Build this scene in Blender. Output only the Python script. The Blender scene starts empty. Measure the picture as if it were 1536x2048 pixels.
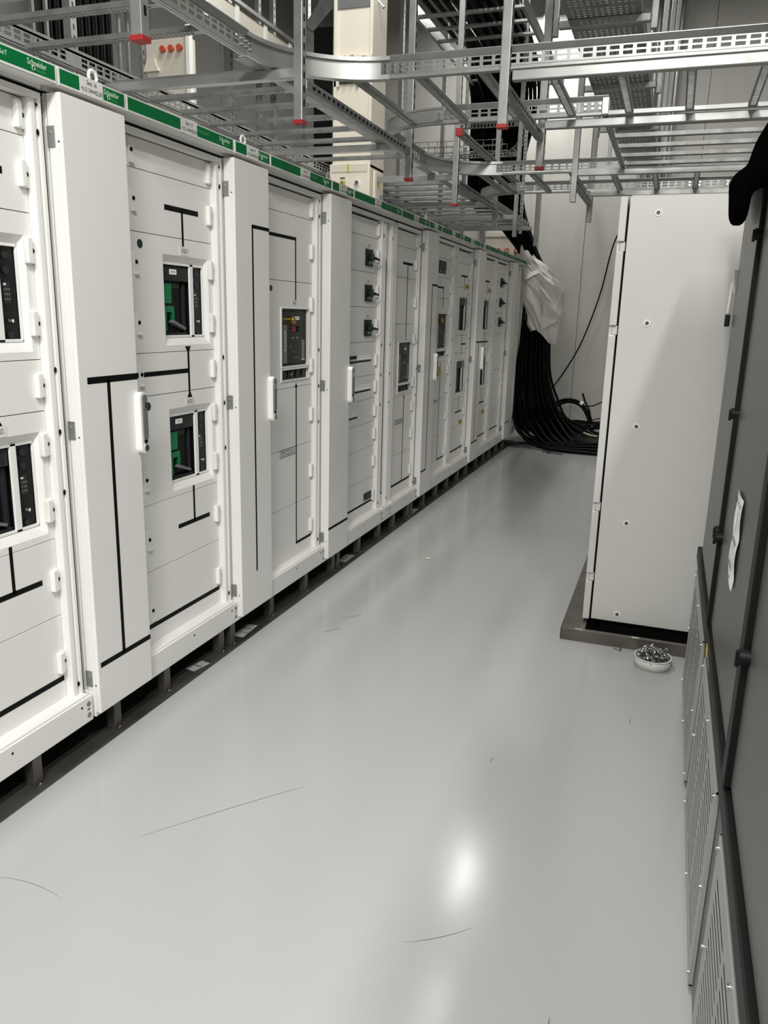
import bpy, bmesh, math, random
from mathutils import Matrix, Vector
random.seed(7)
S = bpy.context.scene
COL = S.collection
PI = math.pi

# ------------------------------------------------------------------ camera, world, lamps, exposure
def setup_camera():
    yaw, pit, rol = 0.337683, 0.244484, -0.026324
    cy, sy, cp, sp = math.cos(yaw), math.sin(yaw), math.cos(pit), math.sin(pit)
    fwd = Vector((-sy*cp, cy*cp, -sp)); right = Vector((cy, sy, 0)); down = fwd.cross(right)
    cr, sr = math.cos(rol), math.sin(rol)
    r = cr*right + sr*down; d = -sr*right + cr*down
    cam = bpy.data.cameras.new('camera'); cam.sensor_fit = 'VERTICAL'; cam.sensor_height = 36.0
    cam.lens = 1579.35*36/2048; cam.clip_start = 0.02; cam.clip_end = 60
    o = bpy.data.objects.new('camera', cam); COL.objects.link(o)
    m = Matrix((r, -d, -fwd)).transposed().to_4x4(); m.translation = Vector((0, 0, 1.55))
    o.matrix_world = m; S.camera = o
setup_camera()

w = bpy.data.worlds.new('World'); S.world = w; w.use_nodes = True
w.node_tree.nodes['Background'].inputs[0].default_value = (1.0, 0.99, 0.96, 1)
w.node_tree.nodes['Background'].inputs[1].default_value = 0.05

def lamp(name, loc, sx, sy, power, color=(1.0, 0.985, 0.945), rot=(0, 0, 0)):
    L = bpy.data.lights.new(name, 'AREA'); L.shape = 'RECTANGLE'; L.size = sx; L.size_y = sy
    L.energy = power; L.color = color
    o = bpy.data.objects.new(name, L); o.location = loc; o.rotation_euler = rot; COL.objects.link(o)
lamp('ceiling_lamp_or_fill', (-0.35, -1.1, 4.1), 0.25, 2.6, 205)
lamp('ceiling_lamp_or_fill', (1.25, -0.5, 5.3), 0.25, 2.4, 175)
lamp('work_floodlight', (-0.1, -2.6, 3.9), 1.0, 0.35, 60, (1.0, 0.985, 0.945), (math.radians(68), 0, 0))
lamp('ceiling_lamp_or_fill', (-1.75, 4.2, 5.3), 0.20, 2.2, 115)
lamp('ceiling_lamp_or_fill', (-1.58, 6.3, 5.3), 0.05, 1.1, 12)
lamp('ceiling_lamp_or_fill', (-1.80, 8.5, 5.3), 0.12, 1.0, 50)
lamp('ceiling_lamp_or_fill', (-2.02, 10.5, 5.3), 0.05, 0.9, 75)
lamp('ceiling_lamp_or_fill', (0.26, 8.5, 5.3), 0.12, 0.25, 7)
lamp('ceiling_lamp_or_fill', (1.5, 8.8, 5.4), 0.2, 2.2, 24)  # added fill with no known fixture; brightens back wall and far floor

S.view_settings.view_transform = 'Standard'
try: S.view_settings.look = 'None'
except Exception: pass
S.view_settings.exposure = 0.0
S.view_settings.gamma = 1.0
S.view_settings.use_curve_mapping = False

# ------------------------------------------------------------------ materials
MATS = {}
def mat(name, col, rough=0.5, metal=0.0, noise=None, bump=None, spec=0.5, coat=0.0, rvar=None, trans=0.0):
    m = bpy.data.materials.new(name); m.use_nodes = True
    nt = m.node_tree; b = nt.nodes['Principled BSDF']
    b.inputs['Base Color'].default_value = (*col, 1); b.inputs['Roughness'].default_value = rough
    b.inputs['Metallic'].default_value = metal; b.inputs['Specular IOR Level'].default_value = spec
    if coat: b.inputs['Coat Weight'].default_value = coat; b.inputs['Coat Roughness'].default_value = 0.12
    if trans: b.inputs['Transmission Weight'].default_value = trans
    tc = nt.nodes.new('ShaderNodeTexCoord')
    def tex(scale, detail=4, stretch=None):
        n = nt.nodes.new('ShaderNodeTexNoise'); n.inputs['Scale'].default_value = scale; n.inputs['Detail'].default_value = detail
        if stretch:
            mp = nt.nodes.new('ShaderNodeMapping'); mp.inputs['Scale'].default_value = stretch
            nt.links.new(tc.outputs['Object'], mp.inputs['Vector']); nt.links.new(mp.outputs[0], n.inputs['Vector'])
        else: nt.links.new(tc.outputs['Object'], n.inputs['Vector'])
        return n
    if noise:
        sc, amt = noise[0], noise[1]
        n = tex(sc, 5, noise[2] if len(noise) > 2 else None)
        r = nt.nodes.new('ShaderNodeValToRGB')
        r.color_ramp.elements[0].position = 0.3; r.color_ramp.elements[1].position = 0.7
        r.color_ramp.elements[0].color = (*[max(0, c*(1-amt)) for c in col], 1)
        r.color_ramp.elements[1].color = (*[min(1, c*(1+amt)) for c in col], 1)
        nt.links.new(n.outputs['Fac'], r.inputs[0]); nt.links.new(r.outputs[0], b.inputs['Base Color'])
    if rvar:
        n = tex(rvar[0], 4, rvar[3] if len(rvar) > 3 else None); r = nt.nodes.new('ShaderNodeMapRange')
        r.inputs['To Min'].default_value = rvar[1]; r.inputs['To Max'].default_value = rvar[2]
        nt.links.new(n.outputs['Fac'], r.inputs['Value']); nt.links.new(r.outputs[0], b.inputs['Roughness'])
    if bump:
        n = tex(bump[0], 3); bp = nt.nodes.new('ShaderNodeBump'); bp.inputs['Strength'].default_value = bump[1]
        bp.inputs['Distance'].default_value = bump[2]
        nt.links.new(n.outputs['Fac'], bp.inputs['Height']); nt.links.new(bp.outputs[0], b.inputs['Normal'])
    MATS[name] = m
    return m

WHITE = mat('white_powder_coat', (0.83, 0.825, 0.795), 0.42, bump=(900, 0.12, 0.0006), noise=(1.5, 0.02))
WHITE2 = mat('white_plastic', (0.86, 0.86, 0.83), 0.35)
INNER = mat('interior_shade', (0.03, 0.03, 0.03), 0.8)  # near-black colour puts in the shade of gaps and insides
BLACK = mat('black_tape_and_gaps', (0.004, 0.004, 0.004), 0.6, spec=0.12)
BLKPL = mat('black_plastic', (0.006, 0.0065, 0.007), 0.4, spec=0.22)
DKPL = mat('charcoal_plastic', (0.017, 0.019, 0.02), 0.45, spec=0.3)
GREYPL = mat('grey_plastic', (0.16, 0.165, 0.165), 0.35)
GREEN = mat('green_header', (0.0, 0.150, 0.040), 0.5, spec=0.2)
GREENP = mat('green_plastic', (0.0, 0.20, 0.07), 0.4)
GREEND = mat('dark_green_plastic', (0.004, 0.035, 0.02), 0.4)
LABELW = mat('label_paper', (0.74, 0.74, 0.71), 0.6)
LOGO = mat('pale_logo', (0.62, 0.78, 0.62), 0.5)
LOGOD = mat('dim_logo', (0.10, 0.36, 0.16), 0.5)
INK = mat('ink', (0.05, 0.05, 0.05), 0.7)
GALV_SHADE = mat('galvanised_steel_shaded', (0.25, 0.255, 0.25), 0.40, metal=0.45, noise=(14, 0.2), rvar=(9, 0.28, 0.5))  # shaded copy of the ladder steel: underside shade put into its colour
BEND = mat('shiny_bend', (0.47, 0.475, 0.465), 0.40, metal=0.75, noise=(5, 0.08))
GALV_LIT = mat('galvanised_steel_lit', (0.345, 0.35, 0.34), 0.36, metal=0.5, noise=(10, 0.10), rvar=(6, 0.25, 0.45))  # lit copy of the same galvanised steel
GALVD = mat('dull_galvanised_steel', (0.30, 0.305, 0.30), 0.5, metal=0.7, noise=(9, 0.2))
CHROME = mat('bright_zinc', (0.75, 0.75, 0.74), 0.2, metal=1.0)
RED = mat('red_cap', (0.36, 0.022, 0.02), 0.5)
ORANGE = mat('orange_cap', (0.52, 0.085, 0.035), 0.5)
CREAM = mat('cream_paint', (0.74, 0.70, 0.60), 0.4)
CREAM2 = mat('cream_panel', (0.64, 0.605, 0.52), 0.45)
PALEY = mat('pale_yellow_tape', (0.42, 0.41, 0.25), 0.6)
YELLOW = mat('yellow_label', (0.55, 0.43, 0.03), 0.5)
BRASS = mat('brass', (0.72, 0.48, 0.14), 0.25, metal=1.0)
STEEL = mat('raw_steel', (0.17, 0.158, 0.138), 0.38, metal=0.75, noise=(6, 0.25), rvar=(5, 0.3, 0.55))
DSTEEL = mat('dark_raw_steel', (0.085, 0.082, 0.074), 0.42, metal=0.6, noise=(5, 0.3))
MACH = mat('dark_grey_paint', (0.088, 0.087, 0.080), 0.36, bump=(700, 0.1, 0.0005), noise=(1.2, 0.05))
MACHB = mat('black_trim', (0.006, 0.006, 0.006), 0.5, spec=0.2)
VENT = mat('grey_grille', (0.40, 0.40, 0.385), 0.42, metal=0.35)
CABGR = mat('light_grey_panel', (0.65, 0.645, 0.62), 0.30, rvar=(3, 0.24, 0.34))
CABLE = mat('black_cable', (0.0015, 0.0015, 0.0015), 0.34, spec=0.09)
PAPER = mat('white_paper', (0.90, 0.90, 0.87), 0.7)
SHEET = mat('white_plastic_sheet', (0.72, 0.71, 0.67), 0.36, bump=(9, 0.6, 0.03))
RUBBER = mat('black_rubber_sheet', (0.003, 0.003, 0.003), 0.9, spec=0.0, bump=(9, 0.3, 0.02))
TAGP = mat('shaded_tag_paper', (0.34, 0.335, 0.31), 0.7)  # white paper greyed: shade under the row put into its colour
TIN = mat('tin_white', (0.62, 0.62, 0.59), 0.45, noise=(30, 0.08))
BOLT = mat('dark_zinc_bolt', (0.30, 0.30, 0.30), 0.3, metal=1.0)

def floor_material():
    m = mat('grey_epoxy_floor', (0.385, 0.39, 0.392), 0.2, noise=(0.9, 0.03, (1.6, 0.35, 1)), coat=0.10, spec=0.28,
            rvar=(2.2, 0.13, 0.21, (2.5, 0.35, 1)), bump=(3.0, 0.06, 0.012))
    return m
FLOOR = floor_material()
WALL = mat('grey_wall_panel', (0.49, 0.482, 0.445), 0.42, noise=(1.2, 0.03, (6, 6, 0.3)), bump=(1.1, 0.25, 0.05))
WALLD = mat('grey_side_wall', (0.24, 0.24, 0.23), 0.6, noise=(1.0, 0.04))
CEIL = mat('dark_ceiling', (0.13, 0.13, 0.125), 0.8)

# ------------------------------------------------------------------ mesh helpers
class MB:
    def __init__(s): s.v = []; s.f = []; s.mi = []; s.mats = []; s.sm = []
    def m(s, mt):
        if mt not in s.mats: s.mats.append(mt)
        return s.mats.index(mt)
    def add(s, vs, fs, mt, smooth=False):
        o = len(s.v); k = s.m(mt); s.v += [tuple(p) for p in vs]
        for f in fs: s.f.append(tuple(i+o for i in f)); s.mi.append(k); s.sm.append(smooth)
        return s
    def box(s, x0, x1, y0, y1, z0, z1, mt, bev=0.0):
        x0, x1 = min(x0, x1), max(x0, x1); y0, y1 = min(y0, y1), max(y0, y1); z0, z1 = min(z0, z1), max(z0, z1)
        if bev <= 0:
            vs = [(x, y, z) for x in (x0, x1) for y in (y0, y1) for z in (z0, z1)]
            return s.add(vs, [(0, 1, 3, 2), (4, 6, 7, 5), (0, 4, 5, 1), (2, 3, 7, 6), (0, 2, 6, 4), (1, 5, 7, 3)], mt)
        bm = bmesh.new(); bmesh.ops.create_cube(bm, size=1)
        for v in bm.verts: v.co = ((x0+x1)/2+v.co.x*(x1-x0), (y0+y1)/2+v.co.y*(y1-y0), (z0+z1)/2+v.co.z*(z1-z0))
        bmesh.ops.bevel(bm, geom=bm.edges[:], offset=bev, segments=2, profile=0.6, affect='EDGES')
        bm.verts.index_update()
        s.add([v.co[:] for v in bm.verts], [tuple(v.index for v in f.verts) for f in bm.faces], mt); bm.free(); return s
    def cyl(s, p0, p1, r, mt, n=16, r1=None, smooth=True):
        p0, p1 = Vector(p0), Vector(p1); d = (p1-p0).normalized(); a = d.orthogonal().normalized(); b = d.cross(a)
        r1 = r if r1 is None else r1; vs = []
        for p, rr in ((p0, r), (p1, r1)):
            for i in range(n): t = 2*PI*i/n; vs.append(p+a*rr*math.cos(t)+b*rr*math.sin(t))
        s.add(vs, [(i, (i+1) % n, n+(i+1) % n, n+i) for i in range(n)], mt, smooth)
        return s.add(vs, [tuple(range(n))[::-1], tuple(range(n, 2*n))], mt)
    def tube(s, pts, r, mt, n=8):
        pts = [Vector(p) for p in pts]; vs = []; a = None
        for i, p in enumerate(pts):
            d = (pts[min(i+1, len(pts)-1)]-pts[max(i-1, 0)]).normalized()
            a = d.orthogonal().normalized() if a is None else (a-d*a.dot(d)).normalized()
            b = d.cross(a)
            for k in range(n): t = 2*PI*k/n; vs.append(p+a*r*math.cos(t)+b*r*math.sin(t))
        fs = [(i*n+k, i*n+(k+1) % n, (i+1)*n+(k+1) % n, (i+1)*n+k) for i in range(len(pts)-1) for k in range(n)]
        o = len(s.v); L = len(pts); s.add(vs, fs, mt, True); k = s.m(mt)
        for cap in (range(n-1, -1, -1), range((L-1)*n, L*n)): s.f.append(tuple(o+i for i in cap)); s.mi.append(k); s.sm.append(False)
        return s
    def prism(s, poly, h0, h1, place, mt):
        """polygon in (u,v), extruded along w from h0 to h1; place(u,v,w) -> xyz"""
        n = len(poly); vs = [place(u, v, h0) for u, v in poly]+[place(u, v, h1) for u, v in poly]
        return s.add(vs, [tuple(range(n))[::-1], tuple(range(n, 2*n))]+[(i, (i+1) % n, n+(i+1) % n, n+i) for i in range(n)], mt)
    def plate(s, u0, u1, v0, v1, holes, place, t, mt):
        """flat plate with rectangular holes, thickness t along w"""
        rd = lambda a: round(a, 6)
        us = sorted({rd(u0), rd(u1)} | {rd(h[i]) for h in holes for i in (0, 1)}); vs_ = sorted({rd(v0), rd(v1)} | {rd(h[i]) for h in holes for i in (2, 3)})
        ui = {u: i for i, u in enumerate(us)}; vi = {v: i for i, v in enumerate(vs_)}; nu, nv = len(us)-1, len(vs_)-1
        solid = [[True]*nv for _ in range(nu)]
        for h in holes:
            for i in range(ui[rd(h[0])], ui[rd(h[1])]):
                for j in range(vi[rd(h[2])], vi[rd(h[3])]): solid[i][j] = False
        P = [place(u, v, 0.0) for u in us for v in vs_]+[place(u, v, t) for u in us for v in vs_]
        N = (nu+1)*(nv+1); ix = lambda i, j, k: k*N+i*(nv+1)+j; fs = []
        for i in range(nu):
            for j in range(nv):
                if not solid[i][j]: continue
                fs.append((ix(i, j, 1), ix(i+1, j, 1), ix(i+1, j+1, 1), ix(i, j+1, 1)))
                fs.append((ix(i, j, 0), ix(i, j+1, 0), ix(i+1, j+1, 0), ix(i+1, j, 0)))
                if i == 0 or not solid[i-1][j]: fs.append((ix(i, j, 0), ix(i, j, 1), ix(i, j+1, 1), ix(i, j+1, 0)))
                if i == nu-1 or not solid[i+1][j]: fs.append((ix(i+1, j, 0), ix(i+1, j+1, 0), ix(i+1, j+1, 1), ix(i+1, j, 1)))
                if j == 0 or not solid[i][j-1]: fs.append((ix(i, j, 0), ix(i+1, j, 0), ix(i+1, j, 1), ix(i, j, 1)))
                if j == nv-1 or not solid[i][j+1]: fs.append((ix(i, j+1, 0), ix(i, j+1, 1), ix(i+1, j+1, 1), ix(i+1, j+1, 0)))
        return s.add(P, fs, mt)
    def text(s, body, wd, ht, place, mt, bold=0.0):
        key = (body, bold)
        if key not in TEXTS:
            cu = bpy.data.curves.new('t', 'FONT'); cu.body = body; cu.align_x = 'CENTER'; cu.align_y = 'CENTER'; cu.resolution_u = 2
            cu.offset = bold
            o = bpy.data.objects.new('t', cu); COL.objects.link(o)
            me = bpy.data.meshes.new_from_object(o.evaluated_get(bpy.context.evaluated_depsgraph_get()))
            TEXTS[key] = ([tuple(v.co) for v in me.vertices], [tuple(p.vertices) for p in me.polygons])
            bpy.data.objects.remove(o); bpy.data.curves.remove(cu); bpy.data.meshes.remove(me)
        vs, fs = TEXTS[key]
        a0, a1 = min(v[0] for v in vs), max(v[0] for v in vs); b0, b1 = min(v[1] for v in vs), max(v[1] for v in vs)
        k = wd/(a1-a0); k2 = ht/(b1-b0)
        return s.add([place((v[0]-(a0+a1)/2)*k, (v[1]-(b0+b1)/2)*k2) for v in vs], fs, mt)
TEXTS = {}
WLOC = {}
def link(name, mb, parent=None, loc=None):
    me = bpy.data.meshes.new(name); me.from_pydata(mb.v, [], mb.f)
    for mt in mb.mats: me.materials.append(mt)
    me.polygons.foreach_set('material_index', mb.mi); me.polygons.foreach_set('use_smooth', mb.sm)
    o = bpy.data.objects.new(name, me); COL.objects.link(o)
    base = WLOC[parent.name] if parent else Vector(loc or (0, 0, 0))
    if base.length: me.transform(Matrix.Translation(-base))
    me.update()
    if parent: o.parent = parent
    else: o.location = base
    WLOC[o.name] = base
    return o
def tag(o, label, cat, group=None, kind=None):
    if label: o['label'] = label
    if cat: o['category'] = cat
    if group: o['group'] = group
    if kind: o['kind'] = kind
    return o
def thing(name, label, cat, loc, group=None):
    o = bpy.data.objects.new(name, None); COL.objects.link(o); o.location = loc; o.empty_display_size = 0.1
    WLOC[o.name] = Vector(loc); return tag(o, label, cat, group)
def struct(name, mb):
    o = link(name, mb); o['kind'] = 'structure'; return o
def copy_part(o, parent, delta):
    """copy of a part (sharing mesh) under the same or another thing, moved by delta in world space"""
    c = o.copy(); COL.objects.link(c); c.parent = parent; c.location = o.location+Vector(delta)
    WLOC[c.name] = WLOC[o.name]+Vector(delta)
    for ch in o.children:
        d = ch.copy(); COL.objects.link(d); d.parent = c
    return c
PX = lambda x: (lambda u, v, w=0.0: (x+w, u, v))      # plane facing +x : u=y, v=z
PYm = lambda y: (lambda u, v, w=0.0: (u, y-w, v))     # plane facing -y : u=x, v=z
PZ = lambda z: (lambda u, v, w=0.0: (u, v, z+w))      # plane facing +z
PZd = lambda z: (lambda u, v, w=0.0: (u, v, z-w))     # plane facing down

# ------------------------------------------------------------------ room
struct('floor', MB().box(-6.2, 4.2, -4.5, 11.5, -0.1, 0.0, FLOOR))
fl = bpy.data.objects['floor']
def scratch(pts, r):
    m = MB(); vs = []; 
    for i, p in enumerate(pts):
        a = Vector(pts[min(i+1, len(pts)-1)])-Vector(pts[max(i-1, 0)]); n = Vector((-a.y, a.x, 0)).normalized()*r*(0.35+0.65*math.sin(PI*i/(len(pts)-1)))
        vs += [Vector(p)+n, Vector(p)-n]
    m.add(vs, [(2*i, 2*i+1, 2*i+3, 2*i+2) for i in range(len(pts)-1)], INK)
    link('scratch', m, fl)
def bez(a, b, c, n=14): return [tuple((1-t)**2*a[k]+2*t*(1-t)*b[k]+t*t*c[k] for k in range(3)) for t in [i/n for i in range(n+1)]]
Zs = 0.0006
scratch(bez((-1.364, 1.717, Zs), (-1.16, 1.98, Zs), (-1.01, 2.146, Zs)), 0.0007)
scratch(bez((-0.487, 1.617, Zs), (-0.40, 1.66, Zs), (-0.332, 1.732, Zs)), 0.0006)
scratch(bez((-0.459, 2.528, Zs), (-0.462, 2.55, Zs), (-0.453, 2.566, Zs)), 0.0012)
scratch(bez((-1.50, 3.39, Zs), (-1.46, 3.43, Zs), (-1.44, 3.47, Zs)), 0.0013)
scratch(bez((-1.47, 3.60, Zs), (-1.42, 3.66, Zs), (-1.41, 3.69, Zs)), 0.0013)
scratch(bez((-1.62, 1.43, Zs), (-1.52, 1.46, Zs), (-1.40, 1.43, Zs)), 0.0005)
scratch(bez((-0.108, 1.49, Zs), (-0.10, 1.51, Zs), (-0.103, 1.53, Zs)), 0.0009)
scratch(bez((0.00, 3.02, Zs), (-0.003, 3.04, Zs), (-0.002, 3.06, Zs)), 0.0012)

wb = MB()
for x0, x1 in ((-6.2, -3.92), (-3.915, -2.585), (-2.58, -1.252), (-1.247, 0.095), (0.1, 1.45), (1.455, 4.2)):
    wb.box(x0, x1, 11.3, 11.4, 0, 6.1, WALL, 0.003)
wb.box(-6.2, 4.2, 11.33, 11.5, 0, 6.1, INNER)
struct('wall_back', wb)
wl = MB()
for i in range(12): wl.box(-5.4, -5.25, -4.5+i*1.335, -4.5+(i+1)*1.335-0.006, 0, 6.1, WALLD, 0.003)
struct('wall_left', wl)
struct('wall_right', MB().box(3.2, 3.3, -4.5, 11.3, 0, 6.1, WALL))
struct('wall_front', MB().box(-5.25, 3.2, -4.6, -4.5, 0, 6.1, WALL))
struct('ceiling', MB().box(-6.2, 4.2, -4.5, 11.5, 6.1, 6.2, CEIL))
struct('trim_1', MB().box(-1.98, -1.86, 11.24, 11.3, 0, 6.1, WALL, 0.01))   # wall pilaster behind the cables

# ------------------------------------------------------------------ switchboard row
XK = -1.8235                            # plinth face
XD, XF, XP = -1.80, -1.855, -1.885      # door face, frame face, cover panel face
LATCHZ = [2.095, 1.932, 1.713, 1.496, 1.304, 1.115, 0.895, 0.653, 0.353]
def latch_mesh(left):
    m = MB(); x = XP
    if left:
        m.box(x, x+0.006, -0.013, 0.013, -0.038, 0.038, WHITE2, 0.002); m.cyl((x+0.006, 0, 0), (x+0.008, 0, 0), 0.0075, BLACK, 12)
        m.box(x, x+0.012, -0.012, 0.012, -0.045, -0.036, WHITE2, 0.002)
    else:
        m.box(x, x+0.020, -0.022, -0.002, -0.038, 0.038, WHITE2, 0.004); m.box(x, x+0.008, -0.004, 0.016, -0.038, 0.038, WHITE2, 0.002)
        m.cyl((x+0.008, 0.007, 0), (x+0.010, 0.007, 0), 0.007, BLACK, 12)
    return m
LM = {}
def latch(parent, y, z, left=False):
    if left not in LM:
        mb = latch_mesh(left); me = bpy.data.meshes.new('latch'); me.from_pydata(mb.v, [], mb.f)
        for mt in mb.mats: me.materials.append(mt)
        me.polygons.foreach_set('material_index', mb.mi); LM[left] = me
    o = bpy.data.objects.new('latch', LM[left]); COL.objects.link(o); o.parent = parent
    o.location = Vector((0, y, z))-WLOC[parent.name]
def header(parent, ya, yb, label=None, sch=None, prisma=None):
    m = MB(); x = -1.799
    m.box(x-0.004, x-0.0005, ya+0.004, yb-0.004, 2.190, 2.240, LABELW); m.box(x-0.003, x, ya+0.010, yb-0.010, 2.1965, 2.2355, GREEN)
    p = link('header_strip', m, parent); p['label'] = 'green header strip with white edges and lettering'
    t = MB(); q = lambda yc, zc: (lambda u, v: (x+0.0008, yc+u, zc+v))
    if sch:
        t.text('Schneider', sch[1]-sch[0], 0.0165, q((sch[0]+sch[1])/2, 2.222), LOGO, 0.012); t.text('Electric', (sch[1]-sch[0])*0.52, 0.008, q((sch[0]+sch[1])/2+0.012, 2.206), LOGOD)
        c = (sch[0]+sch[1])/2-0.015
        t.tube([(x+0.001, c+0.006*math.cos(k*0.9), 2.208+0.006*math.sin(k*0.9)) for k in range(8)], 0.0013, LOGO, 4)
    if t.v: link('lettering', t, p)
    t = MB()
    if prisma: t.text('PrismaSeT', prisma[1]-prisma[0], 0.0125, q((prisma[0]+prisma[1])/2, 2.219), LOGOD if prisma[0] > 2 else LOGO, 0.01)
    if t.v: link('lettering', t, p)
    if label:
        y0, y1, txt = label; l = MB(); l.box(x, x+0.0012, y0, y1, 2.190, 2.2415, LABELW)
        c = (y0+y1)/2; e = lambda zc: (lambda u, v: (x+0.002, c+u, zc+v))
        l.text(txt, (y1-y0)*0.42, 0.0125, e(2.2275), INK, 0.008); l.text('+L13.134=432.301', (y1-y0)*0.92, 0.0125, e(2.2065), INK, 0.008)
        link('section_label', l, p)
def eye_bolt(parent, y):
    m = MB(); m.cyl((-1.845, y, 2.242), (-1.845, y, 2.256), 0.013, WHITE2, 12)
    m.tube([(-1.845, y+0.019*math.cos(a), 2.268+0.019*math.sin(a)) for a in [2*PI*i/16 for i in range(17)]], 0.0055, WHITE2, 8)
    link('lifting_eye', m, parent)
def duct_door(parent, ya, yb, lines, handle=None):
    m = MB(); m.box(XD-0.018, XD, ya, yb, 0.128, 2.172, WHITE, 0.0025); m.box(XF+0.003, XD-0.017, ya+0.001, yb-0.001, 0.129, 2.171, WHITE)
    for z in (2.035, 1.13, 0.235): m.cyl((-1.815, ya+0.0005, z), (-1.815, ya-0.001, z), 0.003, BLACK, 8)
    d = link('duct_door', m, parent)
    for z in (2.05, 1.152, 0.258):
        h = MB(); h.box(-1.856, -1.829, ya-0.003, ya+0.001, z-0.03, z+0.03, GALVD, 0.001); h.cyl((-1.842, ya-0.003, z+0.012), (-1.842, ya-0.005, z+0.012), 0.004, CHROME, 8)
        link('hinge', h, d)
    if lines:
        for g in clusters(lines):
            t = MB()
            for (a, b, c, e) in g: t.box(XD, XD+0.0008, a, b, c, e, BLACK)
            link('mimic_line', t, d)
    if handle:
        y = yb-0.007; h = MB(); n = 10; r = 0.019
        z0, z1 = handle
        poly = [(y+r*math.cos(a), z0+r+r*math.sin(a)) for a in [PI+PI*i/n for i in range(n+1)]]+[(y+r*math.cos(a), z1-r+r*math.sin(a)) for a in [PI*i/n for i in range(n+1)]]
        h.prism(poly, 0, 0.026, PX(XD), WHITE2)
        hd = link('door_handle', h, parent)
        l = MB(); r2 = 0.0125
        poly = [(y+0.003+r2*math.cos(a), z0+0.062+r2*math.sin(a)) for a in [PI+PI*i/n for i in range(n+1)]]+[(y+0.003+r2*math.cos(a), z1-0.02+r2*math.sin(a)) for a in [PI*i/n for i in range(n+1)]]
        l.prism(poly, 0.024, 0.031, PX(XD), GREYPL); l.box(XD+0.028, XD+0.034, y-0.006, y+0.011, z1-0.06, z1-0.035, CHROME, 0.002); link('lever', l, hd)
        k = MB(); k.cyl((XD+0.025, y+0.003, z0+0.020), (XD+0.031, y+0.003, z0+0.020), 0.0125, CHROME, 16); k.cyl((XD+0.025, y+0.003, z0+0.045), (XD+0.029, y+0.003, z0+0.045), 0.009, BLKPL, 14)
        k.box(XD+0.031, XD+0.0315, y+0.001, y+0.005, z0+0.013, z0+0.027, DKPL); link('key_lock', k, hd)
def cabinet(label, y0, y1, duct, cols, door_lines=None, handle=None, group=None):
    """cols: list of (mullion_left or None, panel_ya, panel_yb, mullion_right_end, zbreaks, holes, left_latches, right_latches)"""
    t = thing('switchgear_cabinet', label, 'electrical cabinet', (-2.2, (y0+y1)/2, 0.110))
    b = MB()
    b.box(-2.62, -1.985, y0+0.001, y1-0.001, 0.110, 2.20, INNER); b.box(-2.62, -1.84, y0+0.001, y1-0.001, 2.20, 2.2415, WHITE)
    b.box(-2.64, -2.61, y0+0.001, y1-0.001, 0.110, 2.2415, WHITE)
    link('body', b, t)
    f = MB()
    f.box(-1.985, XD-0.004, y0+0.0005, y1-0.0005, 2.188, 2.2415, WHITE, 0.002)      # overhanging header box
    f.box(-1.985, XF-0.002, y0+0.0005, y1-0.0005, 2.179, 2.19, WHITE); f.box(-1.985, XF-0.02, y1-0.006, y1-0.0005, 0.205, 2.18, BLACK); f.box(-1.985, XF-0.02, y0+0.0005, y0+0.006, 0.205, 2.18, BLACK); f.box(-1.985, XF-0.016, y0+0.0005, y1-0.0005, 2.1655, 2.179, BLACK)  # black strips fill the frame gaps, their shade put in as colour
    f.box(-1.985, XK, y0+0.0005, y1-0.0005, 0.110, 0.205, WHITE, 0.002)            # plinth face
    for yy in (y1-0.022,):
        for z in (0.138, 0.180): f.cyl((XK, yy, z), (XK+0.003, yy, z), 0.009, GALVD, 14); f.cyl((XK+0.003, yy, z), (XK+0.004, yy, z), 0.004, GALV_SHADE, 8)
        f.box(XK, XK+0.0006, yy-0.006, yy+0.008, 0.156, 0.161, INNER)
    for yy in (y1-0.055, (cols[0][1]+cols[0][2])/2): f.cyl((XK, yy, 0.178), (XK+0.0008, yy, 0.178), 0.0045, BLACK, 8)
    if duct:
        f.box(-1.985, XF-0.004, duct[0]+0.006, duct[1]-0.002, 0.183, 2.172, WHITE)
    for (ml, pa, pb, mr, zb, holes, ll, rl) in cols:
        f.box(-1.985, XF, pa-0.012, mr-0.005, 2.147, 2.1665, WHITE, 0.002)             # top bar of the frame
        f.box(-1.985, XK-0.006, pa-0.012, mr-0.012, 0.200, 0.2135, WHITE, 0.003)         # sill ledge
        f.box(-1.985, XF, pb+0.002, pb+(mr-pb)*0.46, 0.2, 2.148, WHITE, 0.006)          # mullion, stepped
        f.box(-1.985, XF-0.008, pb+(mr-pb)*0.46, pb+(mr-pb)*0.60, 0.2, 2.1665, WHITE)
        f.box(-1.985, XF+0.001, pb+(mr-pb)*0.60, mr-0.006, 0.186, 2.1655, WHITE, 0.004)
        for z in (2.054, 1.352, 1.152, 0.95, 0.254):
            f.prism([(mr-0.028, z-0.010), (mr-0.023, z-0.004), (mr-0.023, z+0.004), (mr-0.028, z+0.010), (mr-0.033, z+0.004), (mr-0.033, z-0.004)], 0, 0.0016, PX(XF), BLACK)
        f.cyl((XF, pb+0.03, 2.13), (XF+0.001, pb+0.03, 2.13), 0.005, BLACK, 8)
        if ml is not None:
            f.box(-1.985, XF, ml+0.006, ml+(pa-ml)*0.45, 0.186, 2.1655, WHITE, 0.004); f.box(-1.985, XF-0.008, ml+(pa-ml)*0.45, ml+(pa-ml)*0.6, 0.2, 2.1655, WHITE)
            f.box(-1.985, XF, ml+(pa-ml)*0.6, pa-0.002, 0.2, 2.148, WHITE, 0.006)
            f.box(-1.985, XK-0.006, ml+0.006, pa, 0.200, 0.2135, WHITE, 0.003)
        else:
            f.box(-1.985, XP+0.004, pa-0.012, pa-0.001, 0.2, 2.148, WHITE)
    link('frame', f, t)
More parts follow.
